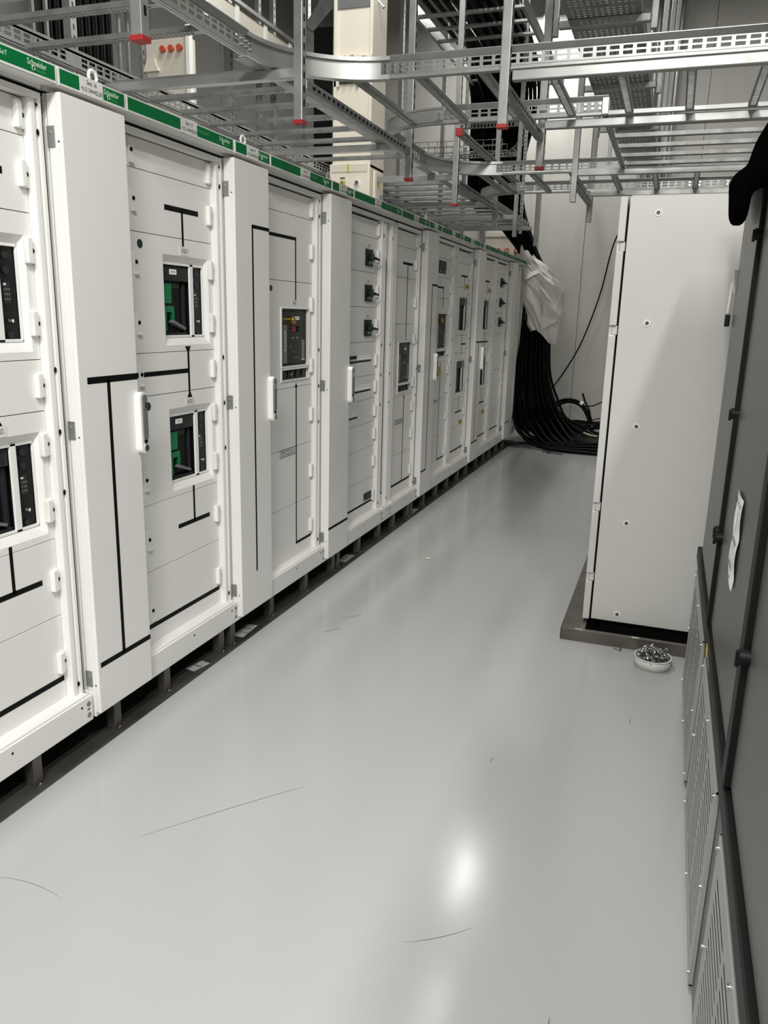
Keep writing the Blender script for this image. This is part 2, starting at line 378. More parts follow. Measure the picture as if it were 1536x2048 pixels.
    for (ml, pa, pb, mr, zb, holes, ll, rl) in cols:
        for k in range(len(zb)-1):
            zt, zl = zb[k]-0.0013, zb[k+1]+0.0013
            hs = [h for h in holes if h[2] > zl and h[3] < zt]
            m = MB()
            if hs: m.plate(pa, pb, zl, zt, hs, PX(XP-0.014), 0.014, WHITE)
            else: m.box(XP-0.014, XP, pa, pb, zl, zt, WHITE, 0.0012)
            link('cover_panel', m, t)
        if ll:
            for z in LATCHZ: latch(t, pa+0.105 if ll is True else ll, z+0.003, True)
        for z in (LATCHZ if rl is True else rl or []): latch(t, pb-0.014, z)
    if duct: duct_door(t, duct[0]+0.001, duct[1], door_lines, handle)
    return t
def clusters(rects, e=0.004):
    left = list(rects); out = []
    while left:
        g = [left.pop()]; grew = True
        while grew:
            grew = False
            for r in left[:]:
                if any(r[0] < q[1]+e and q[0] < r[1]+e and r[2] < q[3]+e and q[2] < r[3]+e for q in g): g.append(r); left.remove(r); grew = True
        out.append(g)
    return out
def mimic(t, rects, tris=(), dots=()):
    items = list(rects)+[(min(p[0] for p in tr), max(p[0] for p in tr), min(p[1] for p in tr), max(p[1] for p in tr), tuple(tr)) for tr in tris]
    for g in clusters(items):
        m = MB()
        for r in g:
            if len(r) == 5: m.prism(list(r[4]), 0, 0.0009, PX(XP), BLACK)
            else: m.box(XP, XP+0.0008, *r, BLACK)
        link('mimic_line', m, t)
    for (y, z, r) in dots:
        m = MB(); m.cyl((XP, y, z), (XP+0.0015, y, z), r, GREEND, 18); link('round_plug', m, t)
def name_label(t, y, z, wd, ht, lines, x=XP, mt=LABELW, frame=False):
    m = MB()
    if frame: m.box(x, x+0.0008, y-wd/2, y+wd/2, z-ht/2, z+ht/2, INK); m.box(x, x+0.0012, y-wd/2+0.003, y+wd/2-0.003, z-ht/2+0.003, z+ht/2-0.003, LABELW)
    else: m.box(x, x+0.0012, y-wd/2, y+wd/2, z-ht/2, z+ht/2, mt)
    n = len(lines)
    for i, s in enumerate(lines):
        zc = z+ht*(0.5-(i+0.5)/n)*0.8
        m.text(s, wd*0.84 if len(s) > 9 else wd*0.6, ht*0.55/n, (lambda zc: (lambda u, v: (x+0.0018, y+u, zc+v)))(zc), INK, 0.006)
    return link('name_label', m, t)
def window_breaker(t, y0, y1, z0, z1, tagtext, small=False, tag_y=None):
    """recessed sloped bezel with a divider; the drawn-out breaker cassette behind it"""
    d, ins = (0.020, 0.027) if not small else (0.005, 0.008); a0, a1, b0, b1 = y0+ins, y1-ins*0.55, z0+ins*1.1, z1-ins
    m = MB(); o = [(XP, y0, z0), (XP, y1, z0), (XP, y1, z1), (XP, y0, z1)]; i = [(XP-d, a0, b0), (XP-d, a1, b0), (XP-d, a1, b1), (XP-d, a0, b1)]
    m.add(o+i, [(k, (k+1) % 4, 4+(k+1) % 4, 4+k) for k in range(4)], WHITE)
    yd = a0+(a1-a0)*0.69 if not small else a0+(a1-a0)*0.70; bw = 0.012 if not small else 0.014
    for r in ((a0, a1, b1-0.009, b1), (a0, a1, b0, b0+0.009), (a1-0.005, a1, b0, b1), (yd-bw, yd+bw, b0, b1)): m.box(XP-d-0.006, XP-d+0.003, *r, WHITE2, 0.0015)
    link('window_bezel', m, t)
    xb = XP-d-(0.030 if not small else 0.016)
    k = MB(); k.box(xb-0.02, xb, y0+0.002, y1-0.002, z0+0.002, z1-0.002, BLKPL)
    H = b1-b0
    k.box(xb, xb+0.022, a0, yd-0.012, b1-H*0.24, b1-0.012, DKPL, 0.003)                     # top fascia
    k.box(xb, xb+0.010, yd-0.034, yd-0.014, b0, b1-H*0.26, DKPL, 0.002); k.box(xb, xb+0.018, a0, yd-0.012, b0+0.006, b0+0.018, DKPL, 0.002)
    k.box(xb, xb+(0.022 if not small else 0.012), yd+0.004, a1-0.001, b0, b1, BLKPL, 0.002)                           # control module
    cb = link('circuit_breaker', k, t)
    if not small:
        g = MB(); gx = xb+0.004; W = yd-a0
        g.box(xb, gx+0.006, a0+0.006, a0+W*0.42, b1-H*0.54, b1-H*0.27, GREENP, 0.002); g.box(xb, gx, a0+0.006, a0+W*0.75, b1-H*0.335, b1-H*0.27, GREEND)
        g.box(xb, gx+0.006, a0+0.028, a0+W*0.50, b1-H*0.66, b1-H*0.575, GREENP, 0.002); g.box(xb, gx+0.006, a0+0.028, a0+0.043, b1-H*0.92, b1-H*0.65, GREENP); g.box(xb, gx+0.006, a0+W*0.50-0.015, a0+W*0.50, b1-H*0.85, b1-H*0.65, GREENP)
        link('green_shutter', g, cb)['label'] = 'green shutter block and latch frame'
        h = MB(); c = a0+W*0.5
        h.prism([(c-0.04, b0+H*0.20), (c+0.05, b0+H*0.10), (c+0.055, b0+H*0.13), (c-0.03, b0+H*0.235)], 0.0, 0.022, PX(xb+0.006), GREYPL); link('racking_handle', h, cb)
        s = MB(); ty = a0+W*0.40; s.box(xb+0.022, xb+0.0235, ty-0.024, ty+0.024, b1-H*0.155, b1-H*0.085, PAPER); s.text(tagtext, 0.034, 0.008, lambda u, v: (xb+0.0242, ty+u, b1-H*0.12+v), INK, 0.01); link('name_tag', s, cb)
    if small: return
    ym = (yd+a1)/2; X = xb+0.022
    for z, r in ((b1-H*0.12, 0.012), (b1-H*0.27, 0.012), (b0+H*0.07, 0.011)):
        c = MB(); c.cyl((X, ym, z), (X+0.005, ym, z), r, DKPL, 14); link('dial', c, cb)
    c = MB(); c.box(X, X+0.0008, ym-0.013, ym+0.014, b1-H*0.60, b1-H*0.38, DKPL)
    for z in (b1-H*0.46, b1-H*0.51, b1-H*0.56):
        for q in (-0.008, 0.001, 0.010): c.box(X+0.0006, X+0.0015, ym+q-0.002, ym+q+0.002, z-0.003, z+0.003, GREYPL)
    c.box(X+0.0006, X+0.002, ym-0.012, ym-0.002, b1-H*0.42, b1-H*0.40, LABELW); link('keypad', c, cb)
    c = MB(); c.cyl((X, ym, b0+H*0.22), (X+0.012, ym+0.004, b0+H*0.22), 0.006, CHROME, 10); link('key_switch', c, cb)
def switch_breaker(t, y0, y1, z0, z1, w0, w1, key=True, word=True):
    """flush air switch face with thin white frame and the small module below it"""
    fr = MB()
    for (a, b, c, e) in ((y0, y1, z0, z1), (y0, y1, w0, w1)):
        for r in ((a-0.010, b+0.012, e, e+0.008), (a-0.010, b+0.012, c-0.008, c), (a-0.010, a, c, e), (b, b+0.012, c, e)): fr.box(XP-0.004, XP+0.006, *r, WHITE2, 0.002)
    link('escutcheon', fr, t)
    W, H = y1-y0, z1-z0; x = XP-0.014; k = MB()
    k.box(x-0.03, x, y0, y1, z0, z1, BLKPL); k.box(x, x+0.006, y0+W*0.03, y1-W*0.13, z0+H*0.05, z1-H*0.04, DKPL, 0.003); k.box(x, x+0.004, y1-W*0.11, y1-W*0.01, z0+H*0.04, z1-H*0.08, DKPL, 0.002)
    sw = link('air_switch', k, t)
    a = MB(); X = x+0.0065
    a.box(x, x+0.010, y0+W*0.03, y0+W*0.23, z0+H*0.05, z0+H*0.72, GREYPL, 0.002); a.box(x+0.010, x+0.0105, y0+W*0.04, y0+W*0.09, z0+H*0.05, z0+H*0.72, GREEND)
    if word: a.text('Switch', H*0.36, W*0.085, lambda u, v: (x+0.0112, y0+W*0.155-v, z0+H*0.44+u), LABELW, 0.0)
    link('side_fascia', a, sw)
    d = MB()
    d.box(X, X+0.004, y0+W*0.42, y0+W*0.55, z0+H*0.61, z0+H*0.69, RED if key else DKPL, 0.001); d.box(X, X+0.004, y0+W*0.59, y0+W*0.69, z0+H*0.61, z0+H*0.69, BLACK, 0.001)
    d.text('O', W*0.03, H*0.02, lambda u, v: (X+0.0045, y0+W*0.485+u, z0+H*0.65+v), LABELW); d.text('I', W*0.008, H*0.02, lambda u, v: (X+0.0045, y0+W*0.64+u, z0+H*0.65+v), LABELW)
    link('push_button', d, sw)
    e = MB()
    for r in ((0.44, 0.49, 0.490, 0.505), (0.60, 0.65, 0.490, 0.505)): e.box(X, X+0.001, y0+W*r[0], y0+W*r[1], z0+H*r[2], z0+H*r[3], LABELW)
    e.tube([(X+0.001, y0+W*u, z0+H*v) for u, v in ((0.30, 0.33), (0.38, 0.40), (0.36, 0.30), (0.48, 0.24), (0.60, 0.28), (0.66, 0.25))], 0.0012, GREYPL, 4)
    for r in ((0.42, 0.72, 0.462, 0.466), (0.715, 0.72, 0.06, 0.466), (0.79, 0.89, 0.10, 0.45)): e.box(X, X+0.001, y0+W*r[0], y0+W*r[1], z0+H*r[2], z0+H*r[3], GREYPL)
    e.text('Schneider', W*0.16, H*0.012, lambda u, v: (X+0.0012, y0+W*0.58+u, z0+H*0.145+v), LABELW, 0.01); e.box(X, X+0.0012, y0+W*0.79, y0+W*0.90, z0+H*0.085, z0+H*0.105, LABELW)
    e.box(X, X+0.0012, y0+W*0.55, y0+W*0.70, z1-H*0.19, z1-H*0.13, PAPER); e.text('Q00', W*0.08, H*0.02, lambda u, v: (X+0.002, y0+W*0.625+u, z1-H*0.16+v), INK, 0.01)
    link('marking', e, sw)
    if key:
        q = MB(); yk = y0+W*0.33; zk = z1-H*0.195; q.cyl((X, yk, zk), (X+0.028, yk, zk), 0.021, BRASS, 20); q.cyl((X+0.028, yk, zk), (X+0.030, yk, zk), 0.016, BRASS, 20); q.box(X+0.030, X+0.0305, yk-0.002, yk+0.002, zk-0.01, zk+0.01, BLACK)
        link('key_cylinder', q, sw)['label'] = 'brass key cylinder'
    n = MB(); n.box(x-0.03, x, y0, y1, w0, w1, BLKPL); hh = w1-w0
    for u0, u1 in ((0.04, 0.24), (0.30, 0.36), (0.40, 0.50), (0.58, 0.66), (0.82, 0.97)): n.box(x, x+0.005, y0+W*u0, y0+W*u1, w0+hh*0.12, w1-hh*0.12, DKPL, 0.002)
    n.cyl((x, y0+W*0.42, w0+hh*0.5), (x+0.008, y0+W*0.42, w0+hh*0.5), hh*0.16, GREYPL, 12); link('auxiliary_module', n, t)
def rotary_switch(t, y0, y1, z0, z1, arm_up=0.0):
    x = XP; m = MB(); m.box(x, x+0.012, y0, y1, z0, z1, BLKPL, 0.003); m.box(x+0.012, x+0.014, y0+0.035, y1-0.01, z0+0.012, z0+0.03, GREYPL)
    p = link('rotary_switch', m, t); zc = (z0+z1)/2; yc = (y0+y1)/2+0.005
    h = MB(); h.cyl((x+0.012, yc, zc), (x+0.026, yc, zc), 0.020, GREEND, 18); h.box(x+0.024, x+0.036, yc-0.014, yc+0.014, zc-0.024, zc+0.026, GREEND, 0.004)
    h.cyl((x+0.03, yc, zc), (x+0.056, yc+0.004, zc-0.006), 0.009, BLKPL, 10); h.cyl((x+0.034, yc, zc), (x+0.044, yc+0.074, zc-0.008), 0.007, BLKPL, 10)
    link('switch_handle', h, p)
def mcb_row(t, y0, y1, z0, z1, n, dark=0):
    m = MB(); m.box(XP-0.02, XP-0.012, y0, y1, z0, z1, BLACK); w_ = (y1-y0)/n
    for i in range(n):
        a = y0+i*w_+0.001; b = a+w_-0.003
        if i < dark: m.box(XP-0.014, XP+0.004, a, b, z0, z1, BLKPL, 0.001); m.box(XP+0.004, XP+0.006, a+0.004, b-0.004, z0+0.012, z0+0.026, LABELW)
        else: m.box(XP-0.014, XP+0.002, a, b, z0+0.011, z1, WHITE2, 0.001); m.box(XP, XP+0.007, a+0.004, b-0.004, z0+0.017, z0+0.024, WHITE2, 0.001); m.box(XP-0.013, XP+0.0015, a, b, z0+0.002, z0+0.0105, BLKPL); m.box(XP+0.002, XP+0.0024, a+0.003, b-0.003, z0+0.013, z0+0.016, GREYPL)
    link('breaker_row', m, t)
L5 = 0.0055
def std_double(dy, label, sect, first=False):
    """two draw-out breakers in windows, one above the other"""
    y = lambda a: a+dy
    zb = [2.145, 2.04, 1.823, 1.385, 1.222, 0.793, 0.52, 0.20]
    W1 = (2.715, 3.037, 1.41, 1.757); W2 = (2.719, 3.039, 0.817, 1.158)
    holes = [(y(W1[0]), y(W1[1]), W1[2], W1[3]), (y(W2[0]), y(W2[1]), W2[2], W2[3])]
    t = cabinet(label, y(2.105), y(3.122), (y(2.105), y(2.41)), [(None, y(2.43), y(3.066), y(3.122), zb, holes, y(2.543), True)],
                [(y(2.145), y(2.41), 1.303, 1.325), (y(2.242), y(2.258), 0.31, 1.31), (y(2.12), y(2.41), 0.300, 0.319)], (1.036, 1.258))
    mimic(t, [(y(2.738), y(2.972), 1.920, 1.940), (y(2.849), y(2.862), 1.793, 1.925), (y(2.43), y(2.866), 1.296, 1.314), (y(2.861), y(2.874), 1.212, 1.397), (y(2.868), y(2.881), 0.66, 0.815), (y(2.752), y(2.995), 0.650, 0.668), (y(2.44), y(3.06), 0.279, 0.298)],
          [((y(2.846), 1.404), (y(2.886), 1.404), (y(2.867), 1.372)), ((y(2.85), 1.193), (y(2.888), 1.193), (y(2.869), 1.225))], [(y(2.575), 1.782, 0.016), (y(2.58), 1.183, 0.016)])
    window_breaker(t, *holes[0], 'ACQ211'); window_breaker(t, *holes[1], 'ACQ212')
    name_label(t, y(2.863), 1.777, 0.066, 0.034, ['ACQ211']); name_label(t, y(2.869), 1.177, 0.066, 0.034, ['ACQ212'])
    return t
c1 = std_double(-1.030, 'nearest white switchgear cabinet, cut off by the left edge, two black breaker windows', 17)
header(c1, 1.09, 1.41); header(c1, 1.41, 2.1, None, (1.981, 2.056), (1.83, 1.907))
c2 = std_double(0.0, 'white switchgear cabinet with two green-and-black breaker windows, second from the left edge', 16)
header(c2, 2.1, 2.42, (2.195, 2.303, 'Sect. 16'), (2.308, 2.382)); header(c2, 2.42, 3.125, (2.738, 2.846, 'Sect. 15'), (3.008, 3.092), (2.852, 2.932))
eye_bolt(c2, 2.315)
# third: one large air switch
zb = [2.14, 2.03, 1.705, 1.163, 0.84, 0.52, 0.20]
c3 = cabinet('white switchgear cabinet with one flush black switch, brass key and tall looped mimic line', 3.124, 4.140, (3.124, 3.428),
             [(None, 3.45, 4.082, 4.14, zb, [(3.713, 4.036, 1.276, 1.568), (3.713, 4.036, 1.205, 1.257)], None, [2.08, 1.867, 1.594, 1.268, 0.998, 0.676, 0.355])],
             [(3.266, 3.428, 1.907, 1.922), (3.266, 3.278, 0.319, 1.915)], (1.038, 1.25))
header(c3, 3.13, 3.446, (3.231, 3.333, 'Sect. 14'), (3.337, 3.42)); header(c3, 3.446, 4.148, (3.762, 3.872, 'Sect. 13'), (4.03, 4.112), (3.884, 3.965)); eye_bolt(c3, 3.28)
mimic(c3, [(3.45, 3.887, 1.910, 1.926), (3.875, 3.887, 1.613, 1.915), (3.880, 3.891, 0.288, 1.165), (3.880, 4.08, 0.281, 0.296)], [((3.868, 1.158), (3.900, 1.158), (3.884, 1.186))], [(3.604, 1.664, 0.014)])
switch_breaker(c3, 3.713, 4.036, 1.276, 1.568, 1.205, 1.257); name_label(c3, 3.863, 1.598, 0.05, 0.026, ['Q00'])
name_label(c3, 3.785, 0.820, 0.19, 0.042, ['REMOVE THIS PANEL TO', 'ACCESS THE BMC SECTIONS'], frame=True)
# fourth: rotary switches and modular breakers
zb = [2.135, 2.028, 1.813, 1.596, 1.376, 1.157, 1.0, 0.841, 0.673, 0.45, 0.20]
c4 = cabinet('white switchgear cabinet with three black rotary switches and rows of small breakers', 4.142, 5.166, (4.142, 4.437),
             [(None, 4.46, 5.115, 5.166, zb, [(4.62, 5.024, 1.248, 1.293), (4.62, 5.024, 1.054, 1.102), (4.62, 4.788, 0.892, 0.939)], None, [2.083, 1.921, 1.701, 1.484, 1.254, 1.078, 0.914, 0.755, 0.565, 0.323])],
             [(4.142, 4.437, 0.303, 0.318)], (1.032, 1.246))
header(c4, 4.15, 4.466, (4.246, 4.356, 'Sect. 12'), (4.368, 4.45)); header(c4, 4.466, 5.333, (4.81, 4.919, 'Sect. 11'), (5.22, 5.30), (5.03, 5.12)); eye_bolt(c4, 4.20); eye_bolt(c4, 5.04)
for z0, z1 in ((1.85, 1.953), (1.632, 1.735), (1.414, 1.517)):
    rotary_switch(c4, 4.883, 4.997, z0, z1); name_label(c4, 4.94, z1+0.022, 0.05, 0.016, ['Q0'])
mcb_row(c4, 4.62, 5.024, 1.248, 1.293, 23, 8); mcb_row(c4, 4.62, 5.024, 1.054, 1.102, 23); mcb_row(c4, 4.62, 4.788, 0.892, 0.939, 9)
mimic(c4, [(4.46, 5.11, 0.278, 0.292)])
m = MB(); m.box(XP, XP+0.004, 4.935, 5.10, 0.302, 0.356, DKPL, 0.002); m.box(XP+0.004, XP+0.005, 4.945, 4.96, 0.306, 0.314, LABELW); link('socket_plate', m, c4)
# narrow busbar section between the fourth and fifth cabinets
zb = [2.14, 1.985, 1.80, 0.30, 0.20]
c4b = cabinet('narrow white busbar section with one black mimic line beside the rotary switch cabinet', 5.168, 5.345, None, [(5.168, 5.196, 5.305, 5.345, zb, [], None, None)])
mimic(c4b, [(5.275, 5.286, 0.29, 1.91), (5.235, 5.286, 1.898, 1.912), (5.215, 5.275, 1.68, 1.692), (5.215, 5.275, 1.46, 1.472), (5.24, 5.30, 0.285, 0.298)])
# fifth: one air switch, no duct
zb = [2.135, 2.025, 1.815, 1.487, 0.965, 0.524, 0.20]
c5 = cabinet('white switchgear cabinet without duct door, T-shaped mimic line above a black switch', 5.347, 5.974, None,
             [(5.347, 5.425, 5.953, 5.974, zb, [(5.592, 5.893, 1.058, 1.354), (5.592, 5.893, 0.993, 1.042)], None, [2.084, 1.919, 1.646, 1.378, 1.053, 0.865, 0.652, 0.36])])
header(c5, 5.333, 5.974, (5.60, 5.71, 'Sect. 10'), (5.85, 5.93), (5.73, 5.81))
mimic(c5, [(5.642, 5.871, 1.908, 1.926), (5.749, 5.761, 1.394, 1.915), (5.747, 5.758, 0.296, 0.965), (5.46, 5.95, 0.286, 0.302)], [((5.738, 0.94), (5.768, 0.94), (5.753, 0.97))])
switch_breaker(c5, 5.592, 5.893, 1.058, 1.354, 0.993, 1.042, key=False, word=False); name_label(c5, 5.757, 1.378, 0.05, 0.02, ['Q01'])
name_label(c5, 5.646, 0.771, 0.19, 0.036, ['REMOVE THIS PANEL TO', 'ACCESS THE BMC SECTIONS'], frame=True)
# sixth: meter and switch
zb = [2.138, 2.024, 1.87, 1.70, 1.171, 0.84, 0.52, 0.20]
c6 = cabinet('white switchgear cabinet with small square meter above a black switch and orange tag', 5.976, 7.03, (5.976, 6.268),
             [(None, 6.29, 6.972, 7.03, zb, [(6.60, 6.898, 1.284, 1.571), (6.60, 6.898, 1.214, 1.257), (6.58, 6.80, 1.90, 2.003)], None, [2.087, 1.944, 1.786, 1.601, 1.26, 1.092, 0.927, 0.681, 0.363])],
             [(6.115, 6.268, 1.778, 1.793), (6.115, 6.127, 0.33, 1.786), (5.99, 6.127, 0.324, 0.336)], (1.043, 1.258))
header(c6, 5.974, 6.333, (6.113, 6.214, 'Sect. 9')); header(c6, 6.333, 7.02, (6.645, 6.745, 'Sect. 8'), (6.90, 6.98), (6.77, 6.85)); eye_bolt(c6, 6.03)
mimic(c6, [(6.29, 6.763, 1.780, 1.794), (6.751, 6.763, 1.615, 1.787), (6.746, 6.757, 0.302, 1.165), (6.746, 6.96, 0.296, 0.309)])
switch_breaker(c6, 6.60, 6.898, 1.284, 1.571, 1.214, 1.257, True, False)
m = MB(); m.box(XP-0.012, XP+0.004, 6.58, 6.80, 1.90, 2.003, BLKPL, 0.003); m.box(XP+0.004, XP+0.006, 6.592, 6.69, 1.935, 1.995, DKPL); m.box(XP+0.004, XP+0.006, 6.70, 6.79, 1.935, 1.995, DKPL); m.box(XP+0.004, XP+0.007, 6.60, 6.64, 1.908, 1.926, GREYPL); m.box(XP+0.004, XP+0.007, 6.73, 6.78, 1.908, 1.926, GREYPL); link('power_meter', m, c6)
m = MB(); m.prism([(6.655, 1.10), (6.69, 1.13), (6.73, 1.12), (6.735, 1.075), (6.70, 1.045), (6.66, 1.055)], 0, 0.004, PX(XP), YELLOW); m.prism([(6.715, 1.118), (6.735, 1.12), (6.737, 1.09), (6.722, 1.095)], 0.004, 0.005, PX(XP), ORANGE); link('warning_tag', m, c6)
name_label(c6, 6.64, 0.834, 0.15, 0.034, ['REMOVE THIS PANEL TO', 'ACCESS THE BMC SECTIONS'])
# seventh: two narrow-looking windows, yellow tags
def double_small(t, d, W1, W2):
    mimic(t, [(7.34+d, 7.573+d, 1.909, 1.925), (7.459+d, 7.471+d, 1.785, 1.917), (7.455+d, 7.466+d, 1.204, 1.402), (7.44+d, 7.62+d, 1.293, 1.307), (7.447+d, 7.458+d, 0.661, 0.814), (7.335+d, 7.575+d, 0.655, 0.669)])
    window_breaker(t, *W1, '', True); window_breaker(t, *W2, '', True)
    for (y, z) in ((7.576+d, 1.828), (7.553+d, 0.55)):
        m = MB(); m.box(XP, XP+0.001, y-0.068, y+0.068, z-0.022, z+0.022, YELLOW); m.box(XP+0.001, XP+0.0015, y-0.045, y+0.045, z+0.003, z+0.010, INK); m.box(XP+0.001, XP+0.0015, y-0.045, y+0.03, z-0.010, z-0.003, INK); link('warning_label', m, t)['label'] = 'yellow warning label'
zb = [2.13, 2.028, 1.815, 1.383, 1.22, 0.79, 0.52, 0.20]
W1, W2 = (7.315, 7.63, 1.41, 1.74), (7.315, 7.63, 0.83, 1.16)
c7 = cabinet('white switchgear cabinet with two narrow breaker windows, between meter cabinet and last wide door', 7.032, 7.668, None,
             [(7.032, 7.10, 7.655, 7.668, zb, [W1, W2], None, LATCHZ)])
header(c7, 7.03, 7.445, (7.30, 7.39, 'Sect. 7')); header(c7, 7.445, 7.668)
double_small(c7, 0, W1, W2); mimic(c7, [(7.13, 7.65, 0.292, 0.306)])
# eighth
W1, W2 = (8.25, 8.58, 1.41, 1.74), (8.25, 8.58, 0.83, 1.16)
c8 = cabinet('white switchgear cabinet with duct door and two narrow breaker windows, far along the row', 7.67, 8.72, (7.67, 7.96),
             [(None, 7.985, 8.665, 8.72, zb, [W1, W2], None, LATCHZ)],
             [(7.70, 7.96, 1.308, 1.322), (7.80, 7.812, 0.325, 1.31), (7.69, 7.96, 0.317, 0.330)], (1.04, 1.26))
header(c8, 7.67, 8.07, (7.80, 7.90, 'Sect. 6')); header(c8, 8.07, 8.72, None, (8.55, 8.64)); eye_bolt(c8, 7.74)
double_small(c8, 0.985, W1, W2); mimic(c8, [(8.2, 8.66, 0.292, 0.306), (7.985, 8.45, 1.293, 1.307)])
# ninth: three rotary switches
zb = [2.13, 2.028, 1.815, 1.60, 1.38, 0.97, 0.52, 0.20]
c9 = cabinet('white switchgear cabinet with three black cross-shaped rotary handles near the far end', 8.722, 9.40, None,
             [(8.722, 8.80, 9.345, 9.40, zb, [], None, LATCHZ)])
header(c9, 8.72, 9.40, None, (9.2, 9.3)); eye_bolt(c9, 8.9); eye_bolt(c9, 9.3)
for z0, z1 in ((1.885, 1.985), (1.668, 1.768), (1.455, 1.555)): rotary_switch(c9, 9.10, 9.215, z0, z1)
mimic(c9, [(8.86, 9.34, 0.292, 0.306)], (), [(8.95, 1.942, 0.014), (8.945, 1.733, 0.014), (8.935, 1.512, 0.014)])
# tenth: end section
c10 = cabinet('last white switchgear section at the far end, plain door, beside the black cables', 9.402, 10.20, (9.402, 9.69),
              [(None, 9.72, 10.14, 10.20, [2.13, 1.62, 1.13, 0.20], [], None, LATCHZ[::2])], [(9.41, 9.69, 0.318, 0.330)])
header(c10, 9.40, 10.2)
m = MB(); m.box(-2.64, XF, 10.2, 10.215, 0.110, 2.2415, WHITE, 0.002); link('end_panel', m, c10)
m = MB(); m.box(XP, XP+0.02, 9.82, 9.98, 1.17, 1.42, BLKPL, 0.004); link('control_panel', m, c10)

# base frame carrying the row
bf = thing('base_frame', 'long dark steel base frame with short posts under the white switchgear row', 'base frame', (-1.9, 5.6, 0))
link('floor_plate', MB().box(-2.55, -1.795, 1.0, 10.2, 0, 0.006, DSTEEL, 0.001), bf)
link('back_web', MB().box(-1.99, -1.98, 1.0, 10.2, 0.006, 0.108, DSTEEL), bf)
link('top_rail', MB().box(-2.55, -1.87, 1.0, 10.2, 0.095, 0.110, DSTEEL), bf)
pm = None
for y in (1.42, 1.82, 2.23, 2.55, 2.98, 3.08, 3.48, 3.90, 4.29, 4.37, 4.73, 5.12, 5.44, 5.79, 5.87, 6.21, 6.60, 6.97, 7.36, 7.70, 8.14, 8.52, 8.81, 9.19, 9.58):
    if pm is None:
        q = MB(); q.box(-1.868, -1.828, y-0.02, y+0.02, 0.006, 0.110, STEEL, 0.004); q.cyl((-1.822, y-0.004, 0.006), (-1.819, y-0.004, 0.013), 0.004, GALV_SHADE, 8); pm = link('post', q, bf); py0 = y
    else: copy_part(pm, bf, (0, y-py0, 0))
def base_tag(x, y, wd, ht, rz, label, lines, group=None):
    m = MB(); ca, sa = math.cos(rz), math.sin(rz); pl = lambda u, v, w=0.0: (x+u*ca-v*sa, y+u*sa+v*ca, 0.0065+w)
    m.prism([(-wd/2, -ht/2), (wd/2, -ht/2), (wd/2, ht/2), (-wd/2, ht/2)], 0, 0.001, pl, TAGP)
    for i in range(lines):
        v = ht*(0.5-(i+1)/(lines+1)); u = -wd*0.4
        while u < wd*0.36:
            l = random.uniform(0.006, 0.014); m.prism([(u, v-0.005), (u+l, v-0.005), (u+l, v+0.005), (u, v+0.005)], 0.001, 0.0013, pl, INK); u += l+random.uniform(0.004, 0.007)
    tag(link('paper_tag', m, None, (0, 0, 0)), label, 'paper tag', 'paper tags lying on the base frame')
base_tag(-1.845, 2.80, 0.05, 0.10, -0.2, 'small white paper tag lying before the paired posts, nearest of the base tags', 1)
base_tag(-1.855, 3.24, 0.06, 0.16, 0.05, 'white printed paper tag with two lines on base, beyond the nearest paired posts', 2)
base_tag(-1.855, 4.56, 0.06, 0.16, 0.0, 'white printed paper tag on base under the rotary switch cabinet', 2)
base_tag(-1.855, 5.98, 0.06, 0.14, 0.0, 'farthest white paper tag on base, under the meter cabinet door', 2)

# ------------------------------------------------------------------ overhead cable ladders
ZR, HR = 2.58, 0.092
def rail(mb, p0, p1, out, slots=True):
    """straight side rail along x or y; out = +1/-1 side to which the lips turn"""
    (xa, ya), (xb, yb) = p0, p1; alongx = abs(xb-xa) > abs(yb-ya)
    a, b = (xa, xb) if alongx else (ya, yb); c = ya if alongx else xa
    pl = (lambda u, v, w=0.0: (u, c+w, v)) if alongx else (lambda u, v, w=0.0: (c+w, u, v))
    holes = []
    if slots:
        u = a+0.05
        while u+0.038 < b-0.03:
            for z in (ZR+0.029, ZR+0.050): holes.append((u, u+0.038, z, z+0.014))
            u += 0.053
    mb.plate(a, b, ZR+0.01, ZR+HR-0.012, holes, pl, 0.002*out, GALV_LIT)
    def bar(w0, w1, z0, z1, bev=0.0):
        lo, hi = sorted((c+w0*out, c+w1*out))
        if alongx: mb.box(a, b, lo, hi, z0, z1, GALV_LIT, bev)
        else: mb.box(lo, hi, a, b, z0, z1, GALV_LIT, bev)
    prof = [(0, ZR+HR), (0.026, ZR+HR), (0.026, ZR+HR-0.003), (0.005, ZR+HR-0.022), (0, ZR+HR-0.022)]
    if alongx: mb.prism(prof, a, b, (lambda p, z, u: (u, c+p*out, z)), GALV_LIT)
    else: mb.prism(prof, a, b, (lambda p, z, u: (c+p*out, u, z)), GALV_LIT)
    bar(0, 0.016, ZR, ZR+0.018, 0.004); bar(-0.014, 0.0, ZR, ZR+0.003)
def coupler(mb, x, y, alongx, out):
    for du in (-0.025, 0.012, 0.049):
        for z in (ZR+0.034, ZR+0.056):
            p = Vector((x+(du if alongx else 0.004*out), y+(0 if alongx else du)+(0.004*out if alongx else 0), z))
            d = Vector((0, out*0.010, 0)) if alongx else Vector((out*0.010, 0, 0)); mb.cyl(p, p+d, 0.007, CHROME, 8)
    if alongx: mb.box(x-0.05, x+0.075, y, y+0.0045*out, ZR+0.022, ZR+0.072, GALV_SHADE)
    else: mb.box(x, x+0.0045*out, y-0.05, y+0.075, ZR+0.022, ZR+0.072, GALV_SHADE)
RUNG = {}
